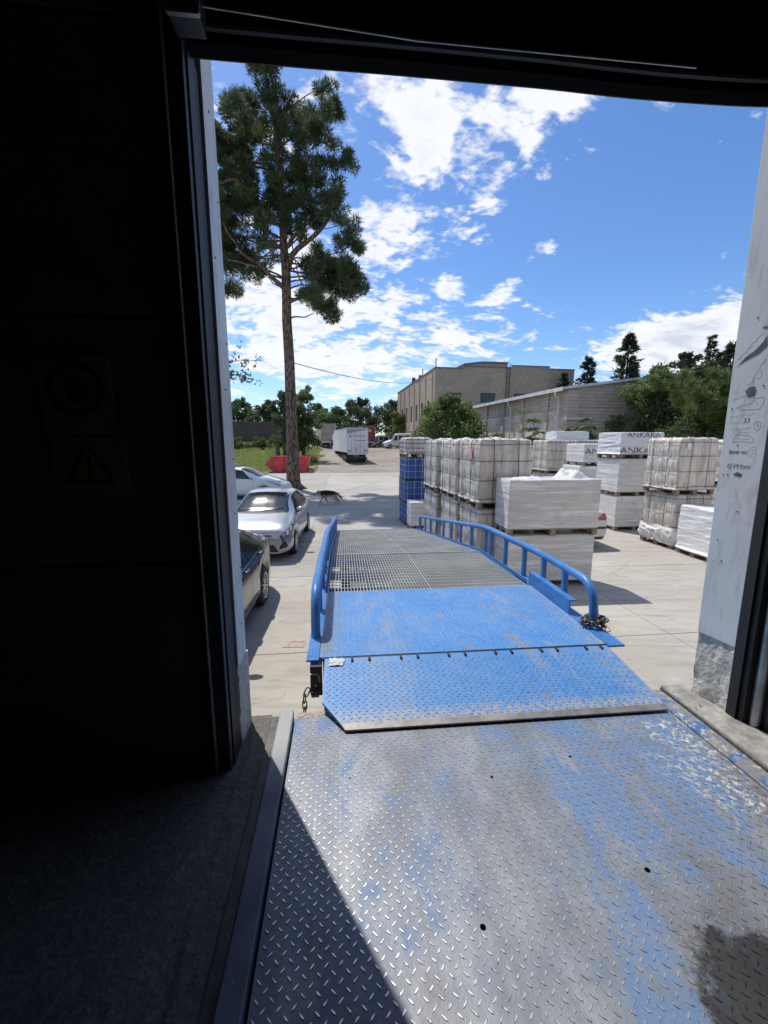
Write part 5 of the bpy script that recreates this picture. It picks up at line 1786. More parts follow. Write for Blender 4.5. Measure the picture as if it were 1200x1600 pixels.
# black sedan: its tail shows, its nose is hidden by the jamb
c = Car(4.6, [(0, .50), (.04, .62), (.14, .72), (.6, .86), (1.3, .98), (1.5, 1.06), (1.95, 1.32), (2.3, 1.41), (2.8, 1.44), (3.3, 1.41), (3.75, 1.27), (4.05, 1.12), (4.38, 1.05), (4.5, .97), (4.57, .78), (4.6, .60)],
        [(0, .46), (.15, .66), (.6, .78), (1.4, .90), (2.8, .94), (3.7, .98), (4.2, .98), (4.5, .90), (4.6, .55)],
        [(0, .62), (.05, .70), (.15, .78), (.4, .85), (1.2, .885), (3.2, .885), (4.1, .865), (4.4, .81), (4.55, .74), (4.6, .68)], .58, .09, .20, (.88, 3.58), .325)
r = thing('sedan_car', 'glossy black sedan with chrome window trim parked beside the ramp', 'car', (-2.78, 5.35, 0), 4.0)
common(c, r, 'paint_black', (1.40, 2.20, 3.36, 4.0), [(1.72, 2.12, 2.72, 2.68), (2.80, 2.76, 3.78, 3.44)], 1.78, [1.45, 2.76, 3.62], [2.55, 3.40], 10)
for s in (-1, 1):
    c.patch(r, 'window_trim', 'chrome', lambda u, v: (1.70 + 2.12 * u, 4.98 + .16 * v), s, 20, 1, 0.008)
    c.patch(r, 'side_moulding', 'chrome', lambda u, v: (1.30 + 1.9 * u, 1.35 + .12 * v), s, 20, 1, 0.006)
    c.patch(r, 'headlight', 'lamp_clear', lambda u, v: (.10 + .55 * u, 3.9 + 1.1 * v), s, 12, 4, 0.006)
    c.face(r, 'tail_lamp', 'lamp_red', [(s * .50, .74), (s * .76, .74), (s * .74, .92), (s * .50, .92)], True, 0.008)
    c.patch(r, 'tail_lamp_side', 'lamp_red', lambda u, v: (4.28 + .24 * u, 3.6 + 1.2 * v), s, 6, 3, 0.006)
c.face(r, 'grille', 'black_plastic', [(-.38, .40), (.38, .40), (.34, .62), (-.34, .62)], off=0.01)
c.face(r, 'number_plate', 'white_plastic', [(-.26, .56), (.26, .56), (.26, .67), (-.26, .67)], True, 0.012)

# white car behind, side on, nose to the right
c = Car(4.45, [(0, .52), (.04, .64), (.12, .74), (.5, .90), (.95, 1.03), (1.25, 1.13), (1.7, 1.36), (2.1, 1.48), (2.45, 1.50), (3.0, 1.46), (3.6, 1.34), (4.05, 1.18), (4.3, .95), (4.45, .62)],
        [(0, .48), (.15, .68), (.6, .82), (1.3, .94), (2.6, .98), (3.6, 1.06), (4.1, 1.04), (4.45, .58)],
        [(0, .60), (.04, .68), (.14, .77), (.35, .83), (1.0, .865), (3.3, .865), (4.1, .82), (4.45, .68)], .60, .09, .21, (.92, 3.62), .31)
r = thing('liftback_car', 'white liftback with a loaded roof rack parked sideways by the pine', 'car', (-6.85, 20.3, 0), 86)
common(c, r, 'paint_white', (1.12, 2.05, 3.2, 4.05), [(1.50, 1.98, 2.72, 2.70), (2.80, 2.78, 3.72, 3.40)], 1.52, [1.42, 2.76, 3.6], [2.5, 3.4], 8)
for s in (-1, 1):
    c.patch(r, 'headlight', 'lamp_clear', lambda u, v: (.16 + .62 * u, 4.1 + .8 * u + (1.5 - .8 * u) * v), s, 12, 4, 0.006)
    c.face(r, 'tail_lamp', 'lamp_red', [(s * .52, .80), (s * .74, .80), (s * .68, 1.05), (s * .52, 1.05)], True, 0.008)
c.face(r, 'grille', 'black_plastic', [(-.46, .28), (.46, .28), (.40, .44), (-.40, .44)], off=0.01)
for y in (0.15, 1.0):
    MB().tube([(-.56, y, 1.50), (-.56, y, 1.545), (.56, y, 1.545), (.56, y, 1.50)], 0.014, 6).build('roof_bar', 'dark_steel', r)
rk = MB()
random.seed(12)
for k in range(26):
    x, y = random.uniform(-.5, .5), random.uniform(0.0, 1.15)
    a = random.uniform(0, pi)
    rk.beam((x, y, 1.56 + random.uniform(0, .06)), (x + .35 * cos(a), y + .35 * sin(a), 1.57 + random.uniform(0, .09)), random.uniform(.03, .07), random.uniform(.02, .04))
rk.build('rack_load', 'wood', r)

# white sedan whose tail shows behind the big white stack
c = Car(4.45, [(0, .50), (.04, .62), (.14, .72), (.6, .86), (1.25, .97), (1.45, 1.05), (1.9, 1.30), (2.25, 1.39), (2.8, 1.40), (3.2, 1.33), (3.55, 1.16), (3.8, 1.05), (4.2, 1.02), (4.36, .96), (4.42, .80), (4.45, .66)],
        [(0, .46), (.15, .66), (.6, .78), (1.4, .88), (2.8, .92), (3.7, .94), (4.1, .94), (4.35, .88), (4.45, .60)],
        [(0, .62), (.05, .70), (.15, .77), (.4, .83), (1.2, .868), (3.2, .868), (4.0, .855), (4.28, .825), (4.40, .78), (4.45, .72)], .57, .09, .20, (.82, 3.55), .31, (.2, .24))
r = thing('saloon_car', 'white saloon with red tail lamps parked behind the big white stack', 'car', (4.60, 12.45, 0), 188)
common(c, r, 'paint_offwhite', (1.35, 2.15, 3.05, 3.68), [(1.66, 2.05, 2.66, 2.62), (2.74, 2.70, 3.45, 3.10)], 1.72, [1.40, 2.70, 3.5], [2.5, 3.3], 7)
for s in (-1, 1):
    c.face(r, 'tail_lamp', 'lamp_red', [(s * .46, .735), (s * .80, .735), (s * .785, .83), (s * .46, .83)], True, 0.010, 10, 4)
    c.face(r, 'tail_lamp', 'lamp_red', [(s * .60, .84), (s * .785, .84), (s * .765, .90), (s * .64, .90)], True, 0.010, 8, 3)
    c.patch(r, 'tail_lamp_side', 'lamp_red', lambda u, v: (4.12 + .27 * u, 2.9 + 1.2 * v), s, 6, 3, 0.006)
    c.patch(r, 'bumper_strip', 'black_plastic', lambda u, v: (3.98 + .42 * u, 2.05 + .30 * v), s, 10, 2, 0.010)
    c.patch(r, 'headlight', 'lamp_clear', lambda u, v: (.08 + .35 * u, 3.9 + 1.0 * v), s, 10, 4, 0.006)
c.face(r, 'bumper_strip', 'black_plastic', [(-.80, .52), (.80, .52), (.80, .575), (-.80, .575)], True, 0.014, 24, 2)
c.face(r, 'bumper_valance', 'black_plastic', [(-.62, .25), (.62, .25), (.70, .32), (-.70, .32)], True, 0.010, 20, 2)
c.face(r, 'number_plate', 'white_plastic', [(-.26, .72), (.26, .72), (.26, .83), (-.26, .83)], True, 0.012)

# ---------------------------------------------------------------- far vehicles
def wheel_small(root, x, y, z, r, w, mat='tyre'):
    Mw = Matrix.Translation((x, y, z + r)) @ Matrix.Rotation(radians(90), 4, 'Y')
    t = MB().lathe([(r * .6, -w / 2), (r, -w / 2 + .03), (r, w / 2 - .03), (r * .6, w / 2)], 20, Mw).build('wheel', mat, root, smooth=40)
    MB().lathe([(r * .15, -w / 2 - .02), (r * .55, -w / 2 + .01), (r * .55, w / 2 - .01), (r * .15, w / 2 + .02)], 16, Mw).build('hub', 'galvanised', t, smooth=40)


def lorry(label, loc, yaw, body, cab, lettered=0, L=13.4, name='articulated_lorry', cat='lorry'):
    """rear doors face -y, cab at +y"""
    r = thing(name, label, cat, loc, yaw)
    W = 1.275
    box = MB().box(-W, W, 0, L, 1.15, 4.0).build('trailer_body', body, r, bevel=0.03)
    MB().box(-W - .02, W + .02, -.012, L + .02, 3.98, 4.06).build('roof_rail', 'truck_grey', r, bevel=0.01)
    for s in (-1, 1):
        d = MB().box(min(s * .02, s * (W - .05)), max(s * .02, s * (W - .05)), -.035, -.004, 1.22, 3.92).build('rear_door', body, r, bevel=0.01)
        for k in (.35, .75):
            MB().tube([(s * k, -.05, 1.2), (s * k, -.05, 3.9)], 0.018, 6).build('lock_rod', 'galvanised', d)
        MB().box(s * (W - .025) - .03, s * (W - .025) + .03, -.03, .03, 1.15, 4.0).build('corner_post', 'truck_grey', r)
        for k in range(8):
            y = 0.9 + (L - 1.8) * k / 7
            MB().box(s * (W + .006) - .008, s * (W + .006) + .008, y - .03, y + .03, 1.18, 3.95).build('side_post', body, r)
        MB().box(s * .95 - .2, s * .95 + .2, -.045, -.01, 0.98, 1.10).build('tail_lamp', 'lamp_red', r)
        MB().box(s * .75 - .15, s * .75 + .15, -.03, -.006, .45, .93).build('mud_flap', 'black_rubber', r)
        for y in (1.6, 2.9, 4.2, L - .2, L + 2.4):
            wheel_small(r, s * 1.03, y, 0, .50, .36)
    MB().box(-1.2, 1.2, -.05, .02, .92, 1.14).build('rear_beam', 'white_plastic', r)
    MB().box(-1.15, 1.15, .03, .12, .42, .62).build('underrun_bar', 'dark_steel', r)
    for s in (-1, 1):
        MB().box(s * .4 - .06, s * .4 + .06, .05, L - .3, .95, 1.145).build('chassis_rail', 'dark_steel', r)
    cb = MB()
    cb.prism_x([(L + .7, .6), (L + 2.95, .6), (L + 3.0, 1.6), (L + 2.75, 2.9), (L + 2.2, 3.5), (L + .7, 3.7)], -1.22, 1.22)
    cb = cb.build('cab', cab, r, bevel=0.06)
    MB().prism_x([(L + 2.99, 1.75), (L + 3.0, 1.8), (L + 2.78, 2.85), (L + 2.76, 2.8)], -1.1, 1.1).build('windscreen', 'car_glass', cb)
    for s in (-1, 1):
        MB().box(s * 1.225 - .006, s * 1.225 + .006, L + 1.7, L + 2.7, 1.85, 2.7).build('side_window', 'car_glass', cb)
        MB().box(s * 1.42 - .08, s * 1.42 + .08, L + 2.75, L + 2.85, 1.9, 2.6).build('mirror', 'black_plastic', cb)
    MB().box(-1.1, 1.1, L - .1, L + .75, .55, 1.0).build('tractor_frame', 'dark_steel', r)
    if lettered == 1:
        mb = MB()
        mb.add([(-W + .08, -.040, 3.35), (W - .08, -.040, 3.85), (W - .08, -.040, 3.9), (-W + .08, -.040, 3.9)], [(0, 1, 2, 3)])
        mb.build('grey_stripe', 'truck_grey', r)
        text_mesh('lettering', 'KRESSNER', .30, 'text_grey', r, (.22, -.042, 3.05), (radians(90), 0, 0), .003, 0, 1.15)
        mb = MB()
        mb.add([(-1.05, -.041, 3.18), (-.70, -.041, 3.18), (-.92, -.041, 3.05), (-.75, -.041, 2.86), (-.88, -.041, 2.86), (-1.0, -.041, 3.02)], [(0, 5, 4, 3, 2, 1)])
        mb.build('emblem', 'text_grey', r)
        MB().box(-.25, 1.0, -.0405, -.037, 2.52, 2.60).build('lettering_line', 'text_grey', r)
        MB().box(-.22, -.12, -.043, -.037, 1.32, 1.60).build('sticker', 'ink', r)
        for s in (-1, 1):
            MB().box(s * .95 - .22, s * .95 + .22, -.0405, -.037, 1.32, 1.42).build('reflector', 'lamp_red', r)
    if lettered == 2:
        MB().lathe([(.55, 0), (.55, .004)], 20, Matrix.Translation((0, -.045, 3.2)) @ Matrix.Scale(.42, 4, (0, 0, 1)) @ Matrix.Rotation(radians(90), 4, 'X')).build('emblem', 'white_plastic', r)
        MB().box(-.25, .25, -.056, -.050, 3.16, 3.24).build('lettering_line', 'truck_red', r)
    return r


def zt_(x, y):
    return terrain(x, y)


lorry('white articulated lorry with grey lettering on its rear doors', (-3.1, 49.5, zt_(-3.0, 52)), 13, 'truck_white', 'truck_white', 1)
lorry('red lorry with a white oval emblem parked beyond the white one', (-2.9, 80.0, zt_(-2.9, 82)), 13, 'truck_red', 'truck_red', 2, 9.0)
lorry('old lorry with faded pinkish tarpaulin sides near the trees', (-9.3, 71.0, zt_(-9, 74)), 13, 'tarp_pink', 'truck_grey', 0, 10.0)


def van_car():
    return Car(6.0, [(0, .70), (.05, .95), (.2, 1.12), (.6, 1.28), (1.0, 1.42), (1.3, 1.78), (1.65, 2.2), (2.0, 2.45), (2.5, 2.55), (4.5, 2.56), (5.8, 2.52), (5.95, 2.35), (6.0, 1.9)],
               [(0, .62), (.2, .95), (.8, 1.15), (1.5, 1.28), (5.6, 1.30), (6.0, 1.2)],
               [(0, .74), (.05, .82), (.2, .92), (.5, .98), (1.2, 1.0), (5.6, 1.0), (5.9, .98), (6.0, .95)], .82, .10, .30, (.98, 4.65), .35, (.35, .4))


def make_van(label, loc, yaw, group=None):
    c = van_car()
    r = thing('white_van', label, 'van', loc, yaw, group)
    c.body('paint_white', r)
    for a in c.axles:
        for s in (-1, 1):
            wheel_parts(r, s * .86, a - c.L / 2, c.wr, s, 6, .22)
    c.across(r, 'windscreen', 'car_glass', 1.06, 1.90, 8.15, 0.006, .08)
    for s in (-1, 1):
        c.patch(r, 'side_window', 'car_glass', lambda u, v: ((1.48 + .38 * v) * (1 - u) + 2.25 * u, 5.2 + 2.2 * v), s, 8, 5, 0.006)
        for k in (2.45, 3.5):
            c.patch(r, 'side_window', 'car_glass', lambda u, v, k=k: (k + .9 * u, 5.4 + 1.8 * v), s, 6, 4, 0.006)
        c.patch(r, 'headlight', 'lamp_clear', lambda u, v: (.12 + .4 * u, 3.8 + 1.1 * v), s, 8, 4, 0.006)
        mirror(r, c, 1.5, 'black_plastic', s)
        c.patch(r, 'sill_trim', 'black_plastic', lambda u, v: (1.5 + 2.6 * u, .1 + .8 * v), s, 10, 2, 0.006)
    c.face(r, 'grille', 'black_plastic', [(-.5, .62), (.5, .62), (.5, .85), (-.5, .85)], off=.01)
    c.face(r, 'bumper', 'black_plastic', [(-.75, .38), (.75, .38), (.75, .56), (-.75, .56)], off=.012, nu=16)
    return r


v = make_van('white high roof van parked sideways beside the big brick building', (2.75, 72.5, zt_(2.7, 72.5)), -74)
v2 = make_van('white van standing behind the dark car near the trees', (-.6, 92.0, zt_(-.6, 92)), -84)

dc = silver_hatch('dark_hatchback', 'small dark hatchback parked between the red lorry and the van', (-.5, 79.0, zt_(-.5, 79)), -66, 'paint_black')
dc2 = silver_hatch('compact_car', 'dark green compact car behind the red lorry', (-1.2, 84.5, zt_(-1.2, 84.5)), 25, 'paint_black')
dc2['label'] = 'dark compact car half hidden by the red lorry'

# red skip
sk = thing('waste_skip', 'red steel waste skip with sloping ends behind the pine trunk', 'skip', (-8.6, 37.9, 0.02), 4)
prof = [(-1.15, 0.0), (1.55, 0.0), (1.95, 1.38), (-1.35, 1.38), (-2.0, 0.68)]
sh = MB()
n = len(prof)
ins = [(-1.10, 0.05), (1.50, 0.05), (1.89, 1.381), (-1.32, 1.381), (-1.93, 0.68)]
sh.prism_y(prof, -.9, -.85)
sh.prism_y(prof, .85, .9)
for i in range(n):
    if i == 2:
        continue
    a, b = prof[i], prof[(i + 1) % n]
    ai_, bi_ = ins[i], ins[(i + 1) % n]
    sh.prism_y([a, b, bi_, ai_], -.85, .85)
sh = sh.build('shell', 'red_paint', sk)
MB().beam((-1.38, -.93, 1.36), (1.98, -.93, 1.36), .07, .07).build('rim_bar', 'red_paint', sk, bevel=.01)
MB().beam((-1.38, .93, 1.36), (1.98, .93, 1.36), .07, .07).build('rim_bar', 'red_paint', sk, bevel=.01)
for x in (-.35, .75):
    MB().box(x - .05, x + .05, -.97, -.901, .05, 1.32).build('rib', 'red_paint', sk, bevel=.01)
MB().box(-1.3, 1.7, -.95, -.901, .55, .62).build('rib', 'red_paint', sk, bevel=.01)
# ---------------------------------------------------------------- buildings behind the yard


def wall_open(mb, P, u0, u1, z0, ztop, openings, depth):
    """wall face with real openings. P(u, z, d) -> point, d = distance behind the face. ztop(u) = top height"""
    us_ = sorted(set([u0, u1] + [o[0] for o in openings] + [o[1] for o in openings] + [u for u in BREAKS if u0 < u < u1]))
    zs_ = sorted(set([z0] + [o[2] for o in openings] + [o[3] for o in openings]))
    for a, b in zip(us_, us_[1:]):
        for k, z in enumerate(zs_):
            last = k == len(zs_) - 1
            za = zs_[k + 1] if not last else None
            mid = (a + b) / 2
            zm = z + 0.01
            if any(o[0] <= mid <= o[1] and o[2] <= zm < o[3] for o in openings):
                continue
            t0 = za if za is not None else ztop(a + 1e-4)
            t1 = za if za is not None else ztop(b - 1e-4)
            mb.add([P(a, z, 0), P(b, z, 0), P(b, t1, 0), P(a, t0, 0)], [(0, 1, 2, 3)])
    for (a, b, z, t) in openings:
        mb.add([P(a, z, 0), P(b, z, 0), P(b, t, 0), P(a, t, 0), P(a, z, depth), P(b, z, depth), P(b, t, depth), P(a, t, depth)],
               [(0, 4, 5, 1), (1, 5, 6, 2), (2, 6, 7, 3), (3, 7, 4, 0)])


BREAKS = [4.1, 11.4, 17.3]
bb = thing('brick_factory', 'big weathered brown brick factory with stepped parapet and dark windows', 'building', (7.08, 60.0, 0.4), 10.4)


def ptop(u):
    return 12.35 if u < 4.1 else 12.65 if u < 11.4 else 12.95 if u < 17.3 else 12.65


fw = [(1.6, 3.9, 7.75, 9.1), (6.75, 9.05, 7.75, 9.15), (11.9, 14.3, 7.8, 9.15), (1.6, 3.9, 2.2, 5.2), (6.75, 9.05, 2.2, 5.2), (16.6, 19.0, 7.8, 9.15)]
mb = MB()
wall_open(mb, lambda u, z, d: (u, d, z), 0, 21.3, -1.5, ptop, fw, 0.30)
mb.build('front_wall', 'big_brick', bb)
sw = [(2.6 + 3.4 * k, 3.7 + 3.4 * k, 5.6, 8.2) for k in range(6)] + [(2.6 + 3.4 * k, 3.7 + 3.4 * k, 0.8, 3.4) for k in range(6)]
mb = MB()
wall_open(mb, lambda u, z, d: (d, u, z), 0, 24.5, -1.5, lambda u: 12.35, [], 0.3)
mb = MB()
BREAKS = []
wall_open(mb, lambda u, z, d: (d, u, z), 0, 24.5, -1.5, lambda u: 12.32 - 0.03 * u, sw, 0.35)
mb.build('side_wall', 'big_brick', bb)
MB().box(0.31, 21.25, 24.2, 24.5, -1.5, 11.6).build('back_wall', 'big_brick', bb)
MB().box(21.0, 21.29, 0.01, 24.2, -1.5, 12.6).build('side_wall', 'big_brick', bb)
MB().box(0.32, 21.0, 0.32, 24.2, 11.3, 11.5).build('roof', 'roof_sheet', bb)
for (a, b, z) in ((-.06, 4.1, 12.35), (4.1, 11.4, 12.65), (11.4, 17.3, 12.95), (17.3, 21.36, 12.65)):
    MB().box(a + .004, b - .004, -.08, .34, z + .002, z + .14).build('coping', 'roof_sheet', bb)
mb = MB()
mb.add([(-.08, 0.35, 12.33), (.34, 0.35, 12.33), (.34, 24.5, 11.6), (-.08, 24.5, 11.6), (-.08, 0.35, 12.46), (.34, 0.35, 12.46), (.34, 24.5, 11.73), (-.08, 24.5, 11.73)],
       [(0, 3, 2, 1), (4, 5, 6, 7), (0, 1, 5, 4), (1, 2, 6, 5), (2, 3, 7, 6), (3, 0, 4, 7)])
mb.build('coping', 'roof_sheet', bb)
# curved monitor roof behind the parapet
arc = [(4.7, 12.6)] + [(4.7 + 6.6 * k / 10, 12.75 + 0.72 * min(1.0, sin(pi * (0.14 + 0.50 * k / 10)) * 1.12)) for k in range(11)] + [(11.3, 12.6)]
MB().prism_y(arc, 1.2, 23.0).build('monitor_roof', 'big_brick', bb)
arc2 = [(x - .12 if x < 5 else x + .06, z + .02) for x, z in arc[1:-1]]
MB().prism_y(arc2 + [(x, z + .16) for x, z in arc2[::-1]], 1.0, 23.2).build('monitor_roof_edge', 'roof_sheet', bb)
for o in fw:
    a, b, z, t = o
    f = MB()
    for (p, q_) in (((a + .05, z + .05), (b - .05, z + .05)), ((b - .05, z + .05), (b - .05, t - .05)), ((b - .05, t - .05), (a + .05, t - .05)), ((a + .05, t - .05), (a + .05, z + .05)), (((a + b) / 2, z + .05), ((a + b) / 2, t - .05))):
        f.beam((p[0], .20, p[1]), (q_[0], .20, q_[1]), .08, .09, (0, 1, 0))
    f = f.build('window', 'window_frame', bb)
    MB().box(a, b, .235, .25, z, t).build('pane', 'window_dark', f)
for o in sw:
    a, b, z, t = o
    f = MB()
    for (p, q_) in (((a + .04, z + .04), (b - .04, z + .04)), ((b - .04, z + .04), (b - .04, t - .04)), ((b - .04, t - .04), (a + .04, t - .04)), ((a + .04, t - .04), (a + .04, z + .04))):
        f.beam((.22, p[0], p[1]), (.22, q_[0], q_[1]), .08, .08, (1, 0, 0))
    f = f.build('window', 'window_frame', bb)
    MB().box(.25, .26, a, b, z, t).build('pane', 'window_dark', f)
for k in range(7):
    MB().box(-.10, -.002, 1.1 + 3.4 * k, 1.5 + 3.4 * k, -1.5, 11.9 - .1 * k).build('pilaster', 'big_brick', bb)
ld = MB()
for x in (10.55, 11.05):
    ld.box(x - .03, x + .03, -.22, -.16, 7.0, 13.3)
for k in range(20):
    ld.box(10.56, 11.04, -.205, -.175, 7.1 + .31 * k, 7.14 + .31 * k)
ld.build('ladder', 'dark_steel', bb)
for (x, y, h) in ((.6, 1.6, 1.6), (1.0, 10.0, 1.5), (2.2, 20.5, 1.6), (2.8, 18.0, 1.7)):
    MB().tube([(x, y, 11.4), (x, y, 12.4 + h)], .07 if y < 12 else .34, 10).build('flue_pipe', 'dark_steel', bb, smooth=40)

# long low warehouse with a block gable
lw = thing('block_warehouse', 'long low warehouse of grey blocks with peeling plaster and white eaves', 'building', (11.5, 27.0, 0), 10.4)
H0 = 5.95
MB().box(0.0, 0.35, 0.30, 26, 4.6, H0).build('side_wall', 'block_wall', lw)
MB().box(-0.015, 0.34, 0.31, 26, -0.2, 4.597).build('plaster_wall', 'old_plaster', lw)


def gz(x):
    return H0 + 0.135 * x if x < 10 else H0 + 1.35 - .135 * (x - 10)


mb = MB()
mb.prism_y([(0, -.2), (20, -.2), (20, gz(20)), (10, gz(10)), (0, gz(0))], 0.0, 0.298)
mb.build('gable_wall', 'block_wall', lw)
MB().box(19.7, 20, .3, 26, -.2, H0).build('side_wall', 'block_wall', lw)
MB().box(.35, 19.7, 25.7, 26, -.2, H0).build('back_wall', 'block_wall', lw)
for s in (0, 1):
    mb = MB()
    xs = (-.45, 10.0) if s == 0 else (10.003, 20.45)
    za, zb = (gz(0) - .05, gz(10)) if s == 0 else (gz(10), gz(20) - .05)
    mb.add([(xs[0], -.25, za + .02), (xs[1], -.25, zb + .02), (xs[1], 26.3, zb + .02), (xs[0], 26.3, za + .02), (xs[0], -.25, za + .12), (xs[1], -.25, zb + .12), (xs[1], 26.3, zb + .12), (xs[0], 26.3, za + .12)],
           [(0, 3, 2, 1), (4, 5, 6, 7), (0, 1, 5, 4), (1, 2, 6, 5), (2, 3, 7, 6), (3, 0, 4, 7)])
    mb.build('roof', 'roof_sheet', lw)
MB().box(-.52, -.44, -.26, 26.3, gz(0) - .13, gz(0) + .10).build('gutter', 'roof_edge', lw, bevel=.01)
mb = MB()
mb.beam((-.45, -.27, gz(0) + .02), (10, -.27, gz(10) + .07), .03, .16)
mb.build('verge_board', 'roof_edge', lw)
for k in range(8):
    y = 2.1 + 3.25 * k
    MB().box(-.13, -.017, y - .2, y + .2, -.2, H0 - .05).build('pilaster', 'block_wall', lw)
for k, y in enumerate((.55, 7.0, 14.0)):
    MB().tube([(-.48, y, gz(0) - .1), (-.48, y, gz(0) - .3), (-.2, y, gz(0) - .6), (-.2, y, 0.2)], .055, 8).build('downpipe', 'roof_edge', lw, smooth=40)
MB().box(-.06, -.018, 0.32, 26, 4.50, 4.68).build('string_course', 'old_plaster', lw)
MB().box(0.0, .75, -.14, -.002, -.2, gz(0.4) - .1).build('corner_pier', 'block_wall', lw)
MB().box(-.2, 1.6, -.38, -.145, 4.05, 4.22).build('ledge', 'rough_concrete', lw, bevel=.02)
for x in (4.3, 8.0):
    MB().box(x - .2, x + .2, -.10, -.002, -.2, gz(x) - .15).build('pilaster', 'block_wall', lw)
MB().box(.78, 9.5, -.07, -.002, 4.9, 5.05).build('string_course', 'block_wall', lw)

# unseen pale panels outside our warehouse, added to bounce sunlight onto the loads
fc = MB()
for (a, b) in ((-22, -0.60), (2.13, 24)):
    fc.box(a, b, 2.087, 2.12, -0.28, 7.2)
fc.box(-.598, 2.128, 2.087, 2.12, HEAD + .45, 7.2)
fc.build('bounce_facade', 'bounce_facade', wh)

# brown fence far left, on the bank
fe = thing('board_fence', 'tall dark brown fence of boards behind the grass bank', 'fence', (0, 0, 0))
x0, y0, x1, y1 = -40.0, 64.0, -13.5, 67.0
nb = 66
zb_ = lambda x, y: terrain(x, y)
for k in range(nb):
    u0, u1 = k / nb, (k + .96) / nb
    xa, ya, xb, yb = x0 + (x1 - x0) * u0, y0 + (y1 - y0) * u0, x0 + (x1 - x0) * u1, y0 + (y1 - y0) * u1
    zl = zb_(xa, ya) - .2
    zt = 5.75 + .12 * nz(k * 1.7)
    MB().add([(xa, ya, zl), (xb, yb, zl), (xb, yb, zt), (xa, ya, zt), (xa, ya + .06, zl), (xb, yb + .06, zl), (xb, yb + .06, zt), (xa, ya + .06, zt)],
             [(0, 1, 2, 3), (7, 6, 5, 4), (0, 4, 5, 1), (1, 5, 6, 2), (2, 6, 7, 3), (3, 7, 4, 0)]).build('board', 'brown_fence', fe)
for z in (3.0, 5.2):
    MB().beam((x0, y0 + .10, z), (x1, y1 + .10, z), .06, .12).build('rail', 'brown_fence', fe)

# wire from the pine to the factory
wr_ = []
for k in range(21):
    u = k / 20
    wr_.append((-5.0 + (7.0 + 5.0) * u, 23.7 + (62 - 23.7) * u, 6.95 + (11.6 - 6.95) * u - 1.5 * 4 * u * (1 - u) * .55))
tag(MB().tube(wr_, .022, 5).build('overhead_wire', 'black_rubber'), 'thin overhead wire strung from the pine trunk to the factory', 'wire')
# ---------------------------------------------------------------- trees and grass
import numpy as np


def leaf_object(name, C, D, length, width, mat, parent, seed, kind=None):
    """N leaf-sized rhombs; C centres, D directions (N x 3 arrays)"""
    rng = np.random.default_rng(seed)
    N = len(C)
    D = D / np.maximum(np.linalg.norm(D, axis=1, keepdims=True), 1e-6)
    R = rng.normal(size=(N, 3))
    S = np.cross(D, R)
    S /= np.maximum(np.linalg.norm(S, axis=1, keepdims=True), 1e-6)
    ln = (length * rng.uniform(.7, 1.3, (N, 1)))
    wd = (width * rng.uniform(.7, 1.3, (N, 1)))
    V = np.empty((N, 4, 3), dtype=np.float32)
    V[:, 0] = C
    V[:, 1] = C + D * ln * .45 + S * wd * .5
    V[:, 2] = C + D * ln
    V[:, 3] = C + D * ln * .45 - S * wd * .5
    me = bpy.data.meshes.new(name)
    me.vertices.add(N * 4)
    me.vertices.foreach_set('co', V.reshape(-1))
    me.loops.add(N * 4)
    me.loops.foreach_set('vertex_index', np.arange(N * 4, dtype=np.int32))
    me.polygons.add(N)
    me.polygons.foreach_set('loop_start', np.arange(0, N * 4, 4, dtype=np.int32))
    me.polygons.foreach_set('loop_total', np.full(N, 4, dtype=np.int32))
    me.materials.append(M[mat])
    me.update()
    me.validate()
    o = bpy.data.objects.new(name, me)
    col.objects.link(o)
    if parent is not None:
        o.parent = parent
    if kind:
        o['kind'] = kind
    return o


def ball(rng, n):
    v = rng.normal(size=(n, 3))
    v /= np.linalg.norm(v, axis=1, keepdims=True)
    return v * rng.uniform(0, 1, (n, 1)) ** (1 / 3)


def sphere(rng, n):
    v = rng.normal(size=(n, 3))
    return v / np.linalg.norm(v, axis=1, keepdims=True)


def wobbly(p, q_, r0, r1, k=6, amp=.12, seed=0):
    p, q_ = Vector(p), Vector(q_)
    L = (q_ - p).length
    pts, rs = [], []
    for i in range(k + 1):
        u = i / k
        o = Vector((nz(u * 2.2, seed, 1), nz(u * 2.2, seed, 5), nz(u * 2.2, seed, 9))) * amp * L * sin(pi * u * .9)
        pts.append(p + (q_ - p) * u + o)
        rs.append(r0 + (r1 - r0) * u)
    return pts, rs


